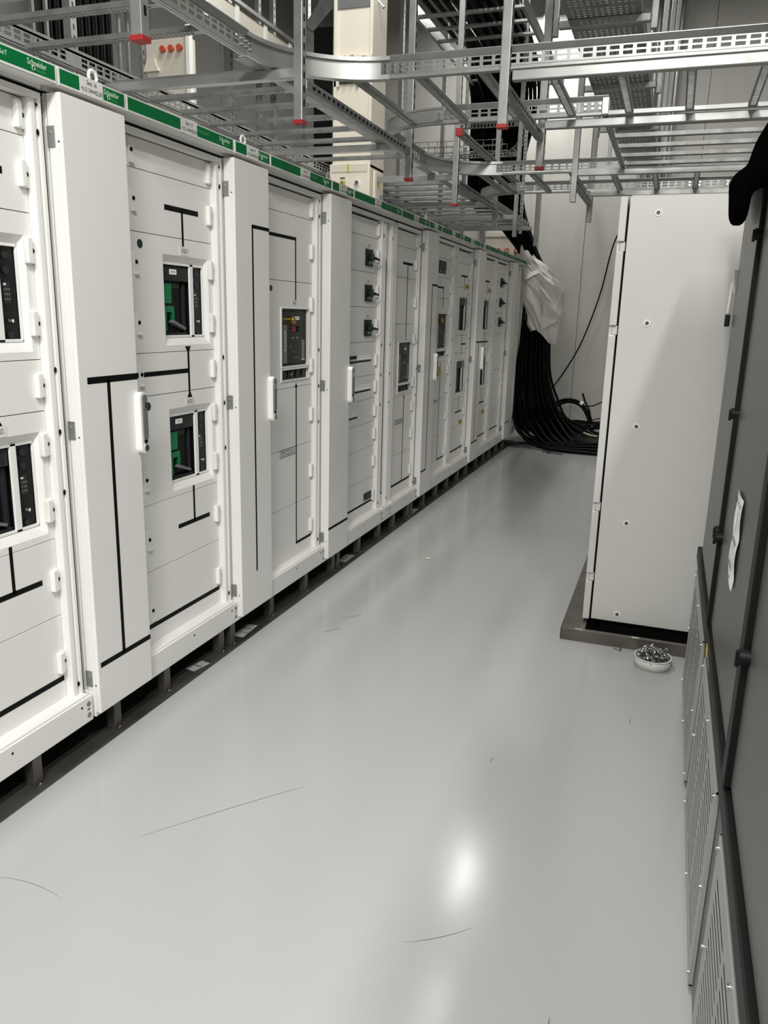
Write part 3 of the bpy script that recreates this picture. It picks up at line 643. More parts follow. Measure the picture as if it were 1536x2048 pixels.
def rung_mesh(L, alongx):
    """perforated rung, centred, slots in the underside"""
    m = MB(); w2 = 0.020; holes = []; u = -L/2+0.05
    while u < L/2-0.05: holes.append((u, u+0.009, -0.013, 0.013)); u += 0.019
    pl = (lambda u, v, w=0.0: (u, v, w)) if alongx else (lambda u, v, w=0.0: (v, u, w))
    m.plate(-L/2, L/2, -w2, w2, holes, pl, 0.002, GALV_SHADE)
    for v in (-w2, w2-0.002):
        vs = [pl(u, q, z) for u in (-L/2, L/2) for q in (v, v+0.002) for z in (0.0, 0.022)]
        m.add(vs, [(0, 1, 3, 2), (4, 6, 7, 5), (0, 4, 5, 1), (2, 3, 7, 6), (0, 2, 6, 4), (1, 5, 7, 3)], GALV_SHADE)
    me = bpy.data.meshes.new('rung'); me.from_pydata(m.v, [], m.f)
    for mt in m.mats: me.materials.append(mt)
    return me
def rung(parent, x0, x1, y0, y1):
    alongx = abs(x1-x0) > abs(y1-y0); L = round(max(abs(x1-x0), abs(y1-y0)), 3); k = (L, alongx)
    if k not in RUNG: RUNG[k] = rung_mesh(L, alongx)
    o = bpy.data.objects.new('rung', RUNG[k]); COL.objects.link(o); o.parent = parent
    o.location = Vector(((x0+x1)/2, (y0+y1)/2, ZR+0.003))-WLOC[parent.name]
XL, XR = -2.66, -1.80
YN1, YF1, YN2, YF2 = 3.70, 4.58, 6.22, 7.15
GL = 'cable ladders over the switchgear'
def yrun(label, ya, yb, skip=()):
    t = thing('cable_ladder', label, 'cable ladder', ((XL+XR)/2, (ya+yb)/2, ZR), GL)
    a = MB(); rail(a, (XL, ya), (XL, yb), -1); link('side_rail', a, t); b = MB(); rail(b, (XR, ya), (XR, yb), 1); link('side_rail', b, t)
    n0 = math.ceil((ya-0.125)/0.28); y = n0*0.28+0.14
    while y < yb-0.03:
        if y > ya+0.03 and not any(abs(y-s) < 0.2 for s in skip): rung(t, XL, XR, y, y)
        y += 0.28
    return t
yrun('galvanised cable ladder along the row, nearest straight length at upper left', 0.75, 3.22)
def tee(label, ya, yb, yn, yf, skip=()):
    t = thing('ladder_tee', label, 'cable ladder', ((XL+XR)/2, (ya+yb)/2, ZR), GL)
    a = MB(); rail(a, (XL, ya), (XL, yb), -1); link('side_rail', a, t)
    R_ = yn-ya
    def arc(c, a0, a1, out):
        m = MB(); n = 16; pts = []
        for i in range(n+1):
            th = a0+(a1-a0)*i/n; pts.append((c[0]+R_*math.cos(th), c[1]+R_*math.sin(th), math.cos(th)*out, math.sin(th)*out))
        def strip(o0, o1, z0, z1):
            vs = []
            for (x, y, nx, ny) in pts: vs += [(x+nx*o0, y+ny*o0, z0), (x+nx*o1, y+ny*o1, z0), (x+nx*o1, y+ny*o1, z1), (x+nx*o0, y+ny*o0, z1)]
            fs = []
            for i in range(n):
                for k in range(4): fs.append((4*i+k, 4*i+(k+1) % 4, 4*i+4+(k+1) % 4, 4*i+4+k))
            for k in range(4): m.add([vs[4*i+q % 4] for i in range(n+1) for q in (k, k+1)], [(2*i, 2*i+1, 2*i+3, 2*i+2) for i in range(n)], BEND, True)
            m.add(vs[:4]+vs[-4:], [(0, 1, 2, 3), (7, 6, 5, 4)], BEND)
        strip(0, 0.002, ZR+0.008, ZR+HR-0.01); strip(0, 0.020, ZR+HR-0.016, ZR+HR); strip(0, 0.016, ZR, ZR+0.018); strip(-0.03, 0, ZR, ZR+0.003)
        return link('bend_rail', m, t)
    arc((XR+R_, ya), PI, PI/2, -1)                 # near inner bend
    R_ = yb-yf; arc((XR+R_, yb), PI, 1.5*PI, -1)   # far inner bend
    c = MB(); c.box(XR-0.06, XR+0.0, ya+0.02, yb-0.02, ZR-0.002, ZR+0.004, GALVD); link('cross_strip', c, t)
    k = MB(); coupler(k, XR+(yn-ya), yn, True, -1); link('coupler_plate', k, t); k = MB(); coupler(k, XR, ya, False, 1); link('coupler_plate', k, t); k2 = MB(); coupler(k2, XR+(yb-yf), yf, True, -1); link('coupler_plate', k2, t)
    y = math.ceil((ya-0.125)/0.28)*0.28+0.14
    while y < yb-0.02:
        if not any(abs(y-s) < 0.2 for s in skip): rung(t, XL, XR-0.04, y, y)
        y += 0.28
    rung(t, -1.49, -1.49, yn, yf)
    return t
tee('galvanised ladder tee with shiny curved rail, nearest over the aisle', 3.22, 5.06, YN1, YF1)
def branch(label, yn, yf, x0, xj, xe, group=GL):
    t = thing('cable_ladder', label, 'cable ladder', ((x0+xe)/2, (yn+yf)/2, ZR), group)
    a = MB(); rail(a, (x0, yn), (xe, yn), -1); link('side_rail', a, t)
    b = MB(); rail(b, (x0, yf), (xj, yf), -1); b.box(xj, xe, yf-0.012, yf+0.012, ZR, ZR+0.024, GALV_LIT, 0.003); link('side_rail', b, t)
    k = MB(); coupler(k, xj-0.09, yf, True, -1); k.box(xj-0.03, xj+0.004, yf-0.02, yf+0.06, ZR+0.004, ZR+0.085, CHROME, 0.003); link('coupler_plate', k, t)
    x = -1.195
    while x < xe-0.05: rung(t, x, x, yn, yf); x += 0.288
    return t
branch('galvanised cable ladder crossing the aisle to the right edge, nearest and highest in view', YN1, YF1, XR+0.48, -0.44, 1.9)
yrun('short galvanised cable ladder length between the two tees, above the switchgear', 5.06, 5.74)
tee('galvanised ladder tee with dark curved rail, farther over the aisle', 5.74, 7.63, YN2, YF2, (6.17,))
t2 = thing('cable_ladder', 'galvanised cable ladder crossing the aisle just above the grey cabinet top', 'cable ladder', (0.2, 6.7, ZR), GL)
a = MB(); rail(a, (XR+0.48, YN2), (-0.44, YN2), -1); a.box(-0.44, 1.9, YN2-0.012, YN2+0.012, ZR, ZR+0.024, GALV_LIT, 0.003); link('side_rail', a, t2)
a = MB(); rail(a, (XR+0.48, YF2), (1.9, YF2), -1); link('side_rail', a, t2)
for xx in (0.30, 0.02): k = MB(); coupler(k, xx, YF2, True, -1); link('coupler_plate', k, t2)
x = -1.40
while x < 1.85: rung(t2, x, x, YN2, YF2); x += 0.288
yrun('farthest galvanised cable ladder length along the row, before the back wall', 7.63, 10.1)
t3 = thing('cable_ladder', 'short galvanised cable ladder joining both crossing ladders, above the grey cabinet', 'cable ladder', (0, 5.4, ZR), GL)
for x, o in ((-0.45, -1), (0.46, 1)):
    a = MB(); rail(a, (x, YF1+0.03), (x, YN2-0.03), o); link('side_rail', a, t3)
for y in (4.86, 5.15, 5.44, 5.73, 6.02): rung(t3, -0.45, 0.46, y, y)

# supports: hanging posts with cantilever struts
def strut(name, label, x0, x1, y0, y1, z0, z1, side, cap=None, group=None):
    """channel: slotted face on 'side' ('-y','+x','z-'), box otherwise"""
    m = MB(); t_ = 0.003
    m.box(x0, x1, y0, y1, z0, z1, GALV_SHADE if side == '+x' else GALV_LIT, 0.004)  # struts running in depth take the shade-darkened steel copy
    d = (x1-x0, y1-y0, z1-z0); ax = d.index(max(d))
    a, b = (x0, y0, z0)[ax]+0.06, (x1, y1, z1)[ax]-0.05; u = a
    while u < b-0.04:
        if ax == 1: m.box(x1, x1+0.0008, u, u+0.028, z0+0.013, z0+0.026, BLACK)
        elif ax == 2: m.box(x1, x1+0.0008, y0+0.014, y0+0.026, u, u+0.028, BLACK)
        u += 0.055
    o = link(name, m, None, ((x0+x1)/2, (y0+y1)/2, z0 if ax < 2 else z1))
    tag(o, label, 'strut', group)
    if cap:
        c = MB(); e = 0.003
        if cap == 'bottom': c.box(x0-e, x1+e, y0-e, y1+e, z0-0.012, z0+0.004, RED, 0.002)
        else: c.box(x0-e, x1+e, y0-0.012, y0+0.004, z0-e, z1+e, RED, 0.002)
        link('end_cap', c, o)['label'] = 'red plastic end cap'
    return o
GP = 'hanging posts of the ladder supports'; GS = 'cantilever struts under the ladders'
PZ0, PZ1 = 2.36, 6.09
def hang(x, y, label, cap='bottom', w_=0.041):
    return strut('hanging_post', label, x-w_/2, x+w_/2, y-0.02, y+0.02, PZ0, PZ1, '-y', cap, GP)
hang(-1.645, 2.30, 'galvanised post with red cap hanging at upper left, nearest of the row posts')
hang(-1.635, 3.41, 'galvanised post with red cap hanging left of the shiny ladder bend')
hang(-1.625, 4.92, 'galvanised post with red cap hanging before the cream busbar riser right edge')
hang(-1.635, 6.05, 'galvanised post with red cap hanging over the farther ladder bend')
hang(-1.632, 7.44, 'galvanised post without cap behind the farther ladder bend', None)
hang(-1.645, 8.49, 'thin far post left of the perforated strip, beside the black cables', None)
hang(-1.60, 9.53, 'farthest hanging post, just right of the black cable bundle', None)
hang(-0.795, 3.68, 'long galvanised post with red cap hanging in front of both crossing ladders')
hang(-0.795, 4.70, 'short-ended galvanised post with red cap under the first crossing ladder far rail')
hang(-0.775, 6.08, 'galvanised post without cap in front of the farther crossing ladder', None)
hang(-0.783, 7.30, 'galvanised post without cap hanging lowest before the back wall seam', None)
SZ0, SZ1 = 2.536, 2.577
for (y, lab) in ((2.32, 'galvanised cantilever strut at upper left corner, nearest under the row ladder'), (3.39, 'galvanised cantilever strut left of the shiny ladder bend'), (4.94, 'galvanised cantilever strut crossing in front of the cream busbar riser'),
                 (6.06, 'galvanised cantilever strut right of the cream busbar riser'), (7.45, 'galvanised cantilever strut behind the cream busbar riser, above green header'), (8.5, 'far cantilever strut above the switchgear, second before the wall'), (9.54, 'farthest cantilever strut above the switchgear')):
    strut('cantilever_strut', lab, -2.78, -1.66, y-0.02+0.042, y+0.02+0.042, SZ0, SZ1, 'z-', None, GS)
for (y, lab) in ((3.70, 'galvanised cantilever strut under the near rail of the first crossing ladder'), (4.62, 'galvanised cantilever strut under the far rail of the first crossing ladder'), (6.09, 'galvanised cantilever strut under the near rail of the farther crossing ladder'), (7.08, 'galvanised cantilever strut touching above the grey cabinet top edge')):
    strut('cantilever_strut', lab, -0.765, 1.9, y-0.02, y+0.02, SZ0, SZ1, 'z-', None, GS)
for (x, ya, yb, lab) in ((-1.632, 3.435, 4.895, 'slotted strut running away below the shiny ladder bend'), (-1.63, 6.075, 7.415, 'slotted strut running away below the farther ladder bend'), (-0.80, 3.705, 4.675, 'strut running away between the two long posts of the first crossing ladder'), (-0.79, 6.105, 7.275, 'strut running away between the two posts of the farther crossing ladder')):
    strut('bracing_strut', lab, x-0.02, x+0.02, ya, yb, SZ0-0.042, SZ1-0.042, '+x', None, GS)
strut('bracing_strut', 'strut lying on the farther ladder with a red square cap facing the viewer', -1.44, -1.40, 5.3, 7.4, ZR+HR, ZR+HR+0.04, '+x', 'front', GS)
m = MB(); m.box(-1.545, -1.515, 8.18, 8.20, 2.36, 3.3, GALV_LIT, 0.002)
for i in range(24): m.box(-1.535, -1.525, 8.179, 8.1795, 2.39+i*0.038, 2.40+i*0.038, BLACK)
tag(link('perforated_strip', m, None, (-1.53, 8.19, 3.3)), 'narrow perforated steel strip hanging beside the cable bundle', 'strip')

# perforated cable tray above the aisle
pt = thing('perforated_tray', 'wide dark perforated cable tray high above the aisle, running to the back wall', 'cable tray', (-0.55, 6.5, 3.2))
holes = []
y = 3.5
while y < 9.75:
    for i in range(11):
        x = -0.725+i*0.0325
        if (int(round(y/0.035)) % 5) != 0: holes.append((x, x+0.015, y, y+0.008))
    y += 0.035
m = MB(); m.plate(-0.75, -0.35, 3.45, 9.8, holes, PZ(3.2), 0.002, GALVD); link('tray_bottom', m, pt)
for x0, x1 in ((-0.752, -0.75), (-0.35, -0.348)):
    m = MB(); m.box(x0, x1, 3.45, 9.8, 3.2, 3.26, GALV_LIT); m.box(x0-0.004, x1+0.004, 3.45, 9.8, 3.256, 3.264, GALV_LIT); link('side_wall', m, pt)
for y in (5.08, 6.42, 7.76, 9.1):
    strut('tray_bracket', 'galvanised bracket under the perforated tray, %s' % {5.08: 'nearest, at the top edge of the picture', 6.42: 'second from the top edge', 7.76: 'third, seen behind the crossing ladder', 9.1: 'farthest, before the back wall'}[y], -0.80, -0.30, y-0.02, y+0.02, 3.158, 3.199, 'z-', None, 'brackets under the perforated tray')
    for x in (-0.82, -0.28):
        strut('tray_hanger', 'pale hanger post on the %s side of the perforated tray, bracket at %s' % ('left' if x < -0.5 else 'right', {5.08: 'the picture top', 6.42: 'second position', 7.76: 'third position', 9.1: 'the far end'}[y]), x-0.018, x+0.018, y-0.018, y+0.018, 3.12, 6.09, '-y', None, 'hangers of the perforated tray')

# higher cable ladder carrying the black cables
hl = thing('cable_ladder', 'higher cable ladder near the top carrying black cables towards the back', 'cable ladder', (-1.93, 8.5, 4.1))
for x in (-2.40, -1.465):
    m = MB(); m.box(x-0.004, x+0.004, 7.32, 9.9, 4.07, 4.18, GALV_LIT); m.box(x-0.014, x+0.014, 7.32, 9.9, 4.065, 4.075, GALV_LIT); link('side_rail', m, hl)
for i in range(8): m = MB(); m.box(-2.40, -1.465, 7.36+i*0.33, 7.41+i*0.33, 4.075, 4.098, GALV_LIT, 0.004); link('rung', m, hl)

# wire mesh basket
wbk = thing('wire_basket', 'thin wire mesh basket tray hanging in front of the black cables', 'basket tray', (-2.3, 8.88, 3.23))
def basket(m, x0, x1, y0, y1, z0, h, r=0.0025):
    n = int((x1-x0)/0.1)
    for i in range(n+1):
        x = x0+(x1-x0)*i/n; m.tube([(x, y0, z0+h), (x, y0, z0), (x, y1, z0), (x, y1, z0+h)], r, CHROME, 5)
    for (y, z) in ((y0, z0+h), (y0, z0+h/2), (y0, z0), ((y0+y1)/2, z0), (y1, z0), (y1, z0+h/2), (y1, z0+h)): m.tube([(x0, y, z), (x1, y, z)], r, CHROME, 5)
m = MB(); basket(m, -2.88, -1.88, 8.75, 9.0, 3.23, 0.12, 0.003); link('mesh', m, wbk)
m = MB()
for k in range(5):
    y = 8.75+k*0.0625; m.tube([(-1.88, y, 3.23), (-1.80, y, 3.24), (-1.74, y, 3.28), (-1.69, y, 3.37), (-1.66, y, 3.52)], 0.003, CHROME, 5)
for i, (x, z) in enumerate(((-1.83, 3.235), (-1.77, 3.26), (-1.71, 3.33), (-1.67, 3.45))): m.tube([(x, 8.75, z), (x, 9.0, z)], 0.003, CHROME, 5)
link('bent_end', m, wbk)
# perforated rails behind the basket
for (z, y, lab) in ((3.63, 9.5, 'upper'), (3.32, 9.52, 'middle'), (2.66, 9.75, 'lower')):
    m = MB(); hs = []; x = -2.5
    while x < -1.92: hs.append((x, x+0.022, z+0.008, z+0.036)); x += 0.04
    m.plate(-2.55, -1.87, z, z+0.045, hs, PYm(y), 0.002, GALV_LIT); m.box(-2.55, -1.87, y, y+0.03, z-0.002, z, GALV_LIT)
    tag(link('perforated_rail', m, None, (-1.95, y, z)), '%s perforated steel rail across the vertical black cables' % lab, 'rail', 'perforated rails across the black cables')

# ------------------------------------------------------------------ busbar risers and things behind the row
br = thing('busbar_riser', 'tall cream busbar riser standing above the green headers', 'busbar riser', (-2.43, 6.15, 2.2415))
m = MB(); m.box(-2.585, -2.297, 6.02, 6.295, 2.2415, 6.0, CREAM, 0.004); link('housing', m, br)
m = MB()
for x0, x1 in ((-2.60, -2.575), (-2.315, -2.29)): m.box(x0, x1, 6.00, 6.30, 2.63, 6.0, CREAM, 0.004)
m.box(-2.575, -2.315, 6.012, 6.03, 3.72, 3.86, GREYPL); link('corner_rail', m, br)
m = MB(); m.box(-2.605, -2.285, 5.975, 6.02, 3.335, 3.40, CREAM, 0.004); 
for x in (-2.56, -2.345): m.box(x-0.03, x+0.03, 5.965, 5.98, 3.343, 3.395, CREAM, 0.006); m.cyl((x, 5.965, 3.37), (x, 5.958, 3.37), 0.014, GREYPL, 10)
for x in (-2.50, -2.45, -2.435): m.box(x-0.003, x+0.003, 5.972, 5.975, 3.36, 3.40, INK)
link('joint_cover', m, br)
m = MB(); m.box(-2.56, -2.33, 6.005, 6.03, 3.22, 3.335, INNER)
for x in (-2.50, -2.45): 
    for z in (3.24, 3.262, 3.284, 3.306): m.cyl((x, 6.0, z), (x, 6.0, z+0.012), 0.019, CHROME, 14)
m.box(-2.60, -2.555, 6.0, 6.02, 3.2, 3.335, CREAM); m.box(-2.42, -2.395, 6.0, 6.02, 3.2, 3.335, CREAM); link('spring_joint', m, br)
m = MB(); m.box(-2.62, -2.29, 5.99, 6.30, 2.2415, 2.66, CREAM, 0.008); m.box(-2.60, -2.31, 5.984, 5.992, 2.60, 2.655, CREAM2, 0.002)
m.box(-2.29, -2.265, 6.05, 6.2, 2.2415, 2.62, CREAM, 0.02); link('flange_box', m, br)
for i, x in enumerate((-2.51, -2.39)):
    m = MB(); m.cyl((x, 5.99, 2.52), (x, 5.983, 2.52), 0.026, YELLOW if i == 0 else WHITE2, 18); m.cyl((x, 5.983, 2.52), (x, 5.975, 2.52), 0.019, CHROME, 16); m.box(x-0.004, x+0.004, 5.972, 5.975, 2.508, 2.532, INNER); link('lock_bolt', m, br)
m = MB(); m.box(-2.47, -2.455, 5.982, 5.99, 2.60, 2.655, YELLOW); m.box(-2.53, -2.49, 5.987, 5.99, 2.553, 2.562, INK); m.box(-2.264, -2.262, 6.10, 6.13, 2.5, 2.55, YELLOW); link('warning_label', m, br)
for z in (3.78, 3.40):
    m = MB(); m.cyl((-2.29, 6.10, z), (-2.255, 6.10, z-0.04), 0.008, CHROME, 8); m.cyl((-2.255, 6.10, z-0.04), (-2.245, 6.10, z-0.05), 0.013, CHROME, 8); link('side_bolt', m, br)
b2 = thing('busbar_riser', 'cream busbar box with orange caps seen between ladder rungs at upper left', 'busbar riser', (-3.12, 4.8, 0))
m = MB(); m.box(-3.27, -2.965, 4.62, 4.70, 0, 3.16, CREAM2, 0.004); m.box(-2.97, -2.945, 4.60, 4.64, 0, 3.22, WHITE2); link('housing', m, b2)
for x in (-3.14, -3.08, -3.02):
    m = MB(); m.cyl((x, 4.62, 3.10), (x, 4.60, 3.10), 0.019, ORANGE, 14); link('terminal_cap', m, b2)['label'] = 'orange terminal cap'
m = MB(); m.prism([(-3.25, 3.05), (-3.20, 3.05), (-3.17, 2.98), (-3.28, 2.98)], 0.0, 0.02, PYm(4.62), CREAM); m.box(-3.24, -3.10, 4.60, 4.62, 2.90, 2.925, DKPL); m.box(-3.15, -3.11, 4.59, 4.61, 2.885, 2.90, RED); link('clamp', m, b2)
bt = thing('busbar_trunking', 'horizontal cream busbar trunking behind slotted rail at top left', 'busbar trunking', (-3.45, 6.3, 3.9))
m = MB(); m.box(-3.56, -3.37, 4.6, 8.2, 3.60, 3.78, CREAM2, 0.004); link('housing', m, bt)
for y in (5.0, 5.45, 5.9, 6.35, 6.8, 7.25): m = MB(); m.box(-3.37, -3.355, y, y+0.05, 3.58, 3.795, WHITE2, 0.003); link('joint_cover', m, bt)
m = MB(); m.box(-3.37, -3.34, 4.6, 8.2, 3.797, 3.825, GALV_LIT); link('support_rail', m, bt)
dd = thing('ventilation_duct', 'black vertical duct between grey posts, left of the cream riser', 'duct', (-3.16, 7.1, 0))
m = MB(); m.box(-3.22, -3.04, 7.0, 7.3, 0, 3.95, BLKPL); link('duct_shaft', m, dd)
m = MB(); m.box(-3.30, -3.22, 7.0, 7.3, 0, 4.0, GALVD); m.box(-3.04, -2.99, 7.0, 7.3, 0, 4.2, GALVD); link('side_frame', m, dd)
m = MB(); m.prism([(-3.30, 3.98), (-3.22, 3.92), (-3.04, 4.08), (-3.04, 4.35), (-3.18, 4.12)], -0.3, 0.02, PYm(7.0), GALVD); link('hood', m, dd)
GBP = 'steel posts behind the switchgear row'
for (x, y, w_, mt, lab) in ((-3.6, 4.34, 0.055, GALV_LIT, 'wide pale post behind the row, left of the upright black cables'), (-3.6, 4.03, 0.02, GALV_SHADE, 'thin post behind the row at the upper left corner, first'), (-3.6, 4.14, 0.02, GALV_SHADE, 'thin post behind the row at the upper left corner, second'),
                     (-3.6, 4.80, 0.02, GALV_SHADE, 'thin post behind the row, right of the upright black cables'), (-3.6, 4.89, 0.02, GALV_SHADE, 'second thin post right of the upright black cables'), (-3.6, 5.04, 0.03, GALV_SHADE, 'dotted post just left of the orange-capped cream box'),
                     (-3.6, 6.19, 0.055, GALV_LIT, 'wide pale post behind the row, centre of upper left ladder rungs'), (-3.62, 6.73, 0.04, GALVD, 'dull post in front of the cream trunking'), (-3.62, 7.0, 0.04, GALVD, 'dull post left of the black duct'),
                     (-3.6, 7.66, 0.06, GALV_LIT, 'white post rising behind the red-capped post near the shiny bend'), (-3.3, 9.6, 0.05, GALV_LIT, 'far post behind rungs, right of the cream riser'), (-3.0, 10.4, 0.05, GALV_SHADE, 'far post before the back wall, above the farther tee'), (-2.75, 10.6, 0.05, GALVD, 'far dull post left of the black vertical cables')):
    m = MB(); m.box(x-w_/2, x+w_/2, y-w_/2, y+w_/2, 0, 6.0, mt, 0.002); u = 2.5
    while w_ > 0.025 and u < 4.9: m.box(x+w_/2, x+w_/2+0.0008, y-0.006, y+0.006, u, u+0.03, INNER); u += 0.06
    tag(link('steel_post', m, None, (x, y, 0)), lab, 'post', GBP)
for i in range(9):
    y = 5.90+i*0.095; m = MB(); m.tube([(-5.12, y, z) for z in (0.02, 1.2, 2.4, 3.4, 4.2, 5.1)], 0.042, CABLE, 10)
    tag(link('riser_cable', m, None, (-5.12, y, 0)), 'thick black cable running up the left wall, seen between the upper left rungs', 'cable', 'thick black cables on the left wall')
m = MB(); hs = []; y = 5.0
while y < 6.6: hs.append((y, y+0.03, 3.42, 3.47)); y += 0.06
m.plate(4.9, 6.8, 3.40, 3.49, hs, PX(-5.05), 0.002, GALV_LIT); tag(link('perforated_rail', m, None, (-5.05, 5.8, 3.4)), 'perforated rail clamping the thick cables on the left wall', 'rail')
m = MB(); m.box(-2.56, -2.04, 11.18, 11.3, 2.30, 2.68, CREAM2, 0.004); m.box(-2.56, -2.04, 11.17, 11.19, 2.62, 2.64, CREAM2)
eb = thing('busbar_end_box', 'cream box with four orange caps on the back wall, above the far headers', 'busbar box', (-2.3, 11.3, 2.3)); link('housing', m, eb)
for x in (-2.48, -2.37, -2.25, -2.12): m = MB(); m.cyl((x, 11.18, 2.44), (x, 11.16, 2.44), 0.034, ORANGE, 14); m.cyl((x, 11.16, 2.44), (x, 11.155, 2.44), 0.014, CREAM, 10); link('terminal_cap', m, eb)['label'] = 'orange terminal cap'
m = MB(); m.box(-2.62, -2.59, 11.2, 11.28, 0.5, 4.9, GALVD); tag(link('wall_channel', m, None, (-2.6, 11.28, 0.5)), 'dull vertical channel on the back wall, left of the cream box', 'channel')
for i, (x, r) in enumerate(((-0.62, 0.030), (-0.545, 0.024), (-0.46, 0.034), (-0.375, 0.028), (-0.29, 0.022))):
    m = MB(); m.cyl((x, 11.24, 0.3), (x, 11.24, 6.08), r, GALV_LIT if i % 2 == 0 else GALV_SHADE, 16); tag(link('wall_conduit', m, None, (x, 11.3, 0.3)), '%s of five pale vertical conduits on the back wall, right of the perforated tray' % ('leftmost', 'second', 'middle', 'fourth', 'rightmost')[i], 'conduit', 'conduits on the back wall')

# ------------------------------------------------------------------ black cables, sheet
def catmull(P, n=8):
    P = [Vector(p) for p in P]; P = [P[0]*2-P[1]]+P+[P[-1]*2-P[-2]]; out = []
    for i in range(1, len(P)-2):
        for k in range(n):
            t = k/n; a, b, c, d = P[i-1:i+3]
            out.append(0.5*((2*b)+(c-a)*t+(2*a-5*b+4*c-d)*t*t+(3*b-a-3*c+d)*t**3))
    return out+[P[-2]]
GC = 'black cables of the hanging bundle'
for i in range(42):
    c_, r_ = i % 7, i//7
    u = (c_-3+0.5*(r_ % 2)-0.25)/3; v = (r_-2.5)/2.5; j = lambda s: random.uniform(-s, s)
    ru = 0.15*u+j(0.012); rv = 0.13*v+j(0.012)
    spread = 0.5+0.5*u
    path = [(-1.97+0.28*u, 6.9+j(0.2), 4.13+0.042*r_), (-1.97+0.28*u, 8.6, 4.13+0.042*r_), (-1.98+0.28*u, 9.6, 3.95+0.035*v), (-2.12+0.20*u, 10.05+0.06*v, 3.30+0.03*u), (-2.06+0.15*u, 10.22+0.06*v, 2.82+0.05*u), (-1.82+0.065*u, 10.42+0.06*v, 2.36+0.05*u),
            (-1.69+ru*0.85, 10.47+rv*0.7, 1.95), (-1.68+ru, 10.47+rv*0.9, 1.30), (-1.66+ru*1.15, 10.45+rv, 0.85), (-1.60+ru*1.5+0.02*u, 10.40+rv, 0.48+0.03*v),
            (-1.46+0.24*u, 10.28-0.10*(1-spread)+0.22*v, 0.20+0.10*spread), (-1.18+0.22*u, 10.12-0.16*(1-spread)+0.33*v, 0.045+0.026*r_+0.03*spread), (-0.72, 9.98+0.34*v+0.12*u, 0.03+0.034*((c_+r_) % 4)), (-0.10, 10.02+0.36*v+0.10*u, 0.025+0.034*((c_+r_) % 4)), (0.45, 10.05+0.36*v+0.10*u, 0.025+0.034*((c_+r_) % 4))]
    m = MB(); m.tube(catmull(path, 6), 0.0165 if i % 3 else 0.02, CABLE, 8)
    tag(link('power_cable', m), 'black power cable in the wrapped bundle sweeping down the row end onto the floor', 'cable', GC)
for i, dx in enumerate((-0.10, -0.04)):
    m = MB(); m.tube(catmull([(-1.80+dx*0.3, 10.31, 1.25), (-1.85+dx*0.3, 10.29, 0.75), (-1.82+dx*0.4, 10.27, 0.35), (-1.66+dx*0.6, 10.14, 0.10), (-1.32, 9.84+dx, 0.03), (-0.8, 9.70+dx, 0.025), (0.1, 9.72+dx, 0.025)], 8), 0.016, CABLE, 8)
    tag(link('power_cable', m), 'black cable bowing out left of the bundle, close to the last cabinet, %s' % ('outermost' if i == 0 else 'inner one'), 'cable', 'stray black cables by the last cabinet')
m = MB(); m.tube(catmull([(-0.55, 10.9, 3.0), (-0.84, 11.2, 2.58), (-0.98, 11.24, 1.88), (-1.18, 11.22, 1.22), (-1.40, 11.1, 0.78), (-1.56, 10.8, 0.50), (-1.60, 10.6, 0.2)], 8), 0.009, CABLE, 8); tag(link('thin_cable', m), 'single thin black cable hanging slack across the back wall', 'cable')
m = MB(); m.tube(catmull([(-1.5, 10.75, 0.30), (-1.40, 10.72, 0.46), (-1.22, 10.7, 0.53), (-1.05, 10.68, 0.49), (-0.92, 10.62, 0.34), (-0.86, 10.58, 0.16)], 8), 0.018, CABLE, 8)
m.tube(catmull([(-1.5, 10.72, 0.27), (-1.38, 10.70, 0.42), (-1.22, 10.68, 0.50), (-1.05, 10.66, 0.46), (-0.94, 10.60, 0.32), (-0.88, 10.56, 0.16)], 8), 0.018, CABLE, 8)
cl = tag(link('cable_loop', m), 'taped loop of black cable arching beside the bundle near the back wall', 'cable')
m = MB(); m.cyl((-1.06, 10.68, 0.495), (-1.02, 10.67, 0.475), 0.032, LABELW, 12); m.cyl((-0.885, 10.59, 0.215), (-0.875, 10.585, 0.185), 0.032, LABELW, 12); link('tape_band', m, cl)
m = MB(); m.tube(catmull([(-1.04, 10.70, 0.62), (-1.0, 10.68, 0.52), (-0.93, 10.64, 0.40), (-0.9, 10.6, 0.24)], 6), 0.012, CABLE, 8); tag(link('cable_stub', m), 'short black cable end sticking up from the taped loop', 'cable')
m = MB(); m.tube(catmull([(-1.06, 10.7, 0.46), (-0.9, 10.75, 0.46), (-0.72, 10.9, 0.55), (-0.55, 10.95, 0.62), (-0.3, 10.95, 0.66)], 6), 0.008, CABLE, 6); tag(link('thin_cable', m), 'thin black cable leading right from the taped loop, upper one', 'cable')
m = MB(); m.tube(catmull([(-1.25, 10.7, 0.20), (-1.0, 10.75, 0.24), (-0.75, 10.85, 0.30), (-0.3, 10.9, 0.36)], 6), 0.007, CABLE, 6); tag(link('thin_cable', m), 'thin black cable leading right below the taped loop, lower one', 'cable')
for k in range(7):
    R_ = 0.22+0.03*k; m = MB(); m.tube([(-1.0+R_*1.25*math.cos(a)+0.01*k, 10.72+R_*0.55*math.sin(a), 0.19+0.018*(k % 3)+0.012*math.sin(3*a+k)) for a in [2*PI*i/30 for i in range(31)]], 0.011, CABLE, 6)
    tag(link('cable_coil', m), 'turn of coiled black cable lying behind the bundle under the taped loop', 'cable', 'coil turns behind the bundle')
m = MB()
for k in range(9):
    a0 = random.uniform(0, 6.28); cx, cy = -1.62+j(0.12) if False else -1.62+random.uniform(-0.14, 0.22), 9.75+random.uniform(-0.12, 0.10)
    m.tube(catmull([(cx+0.22*math.cos(a0+q), cy+0.07*math.sin(a0+q), 0.012+0.01*k*0.5+0.006*random.random()) for q in (0, 0.9, 1.8, 2.7, 3.6)], 5), 0.004, BLKPL, 5)
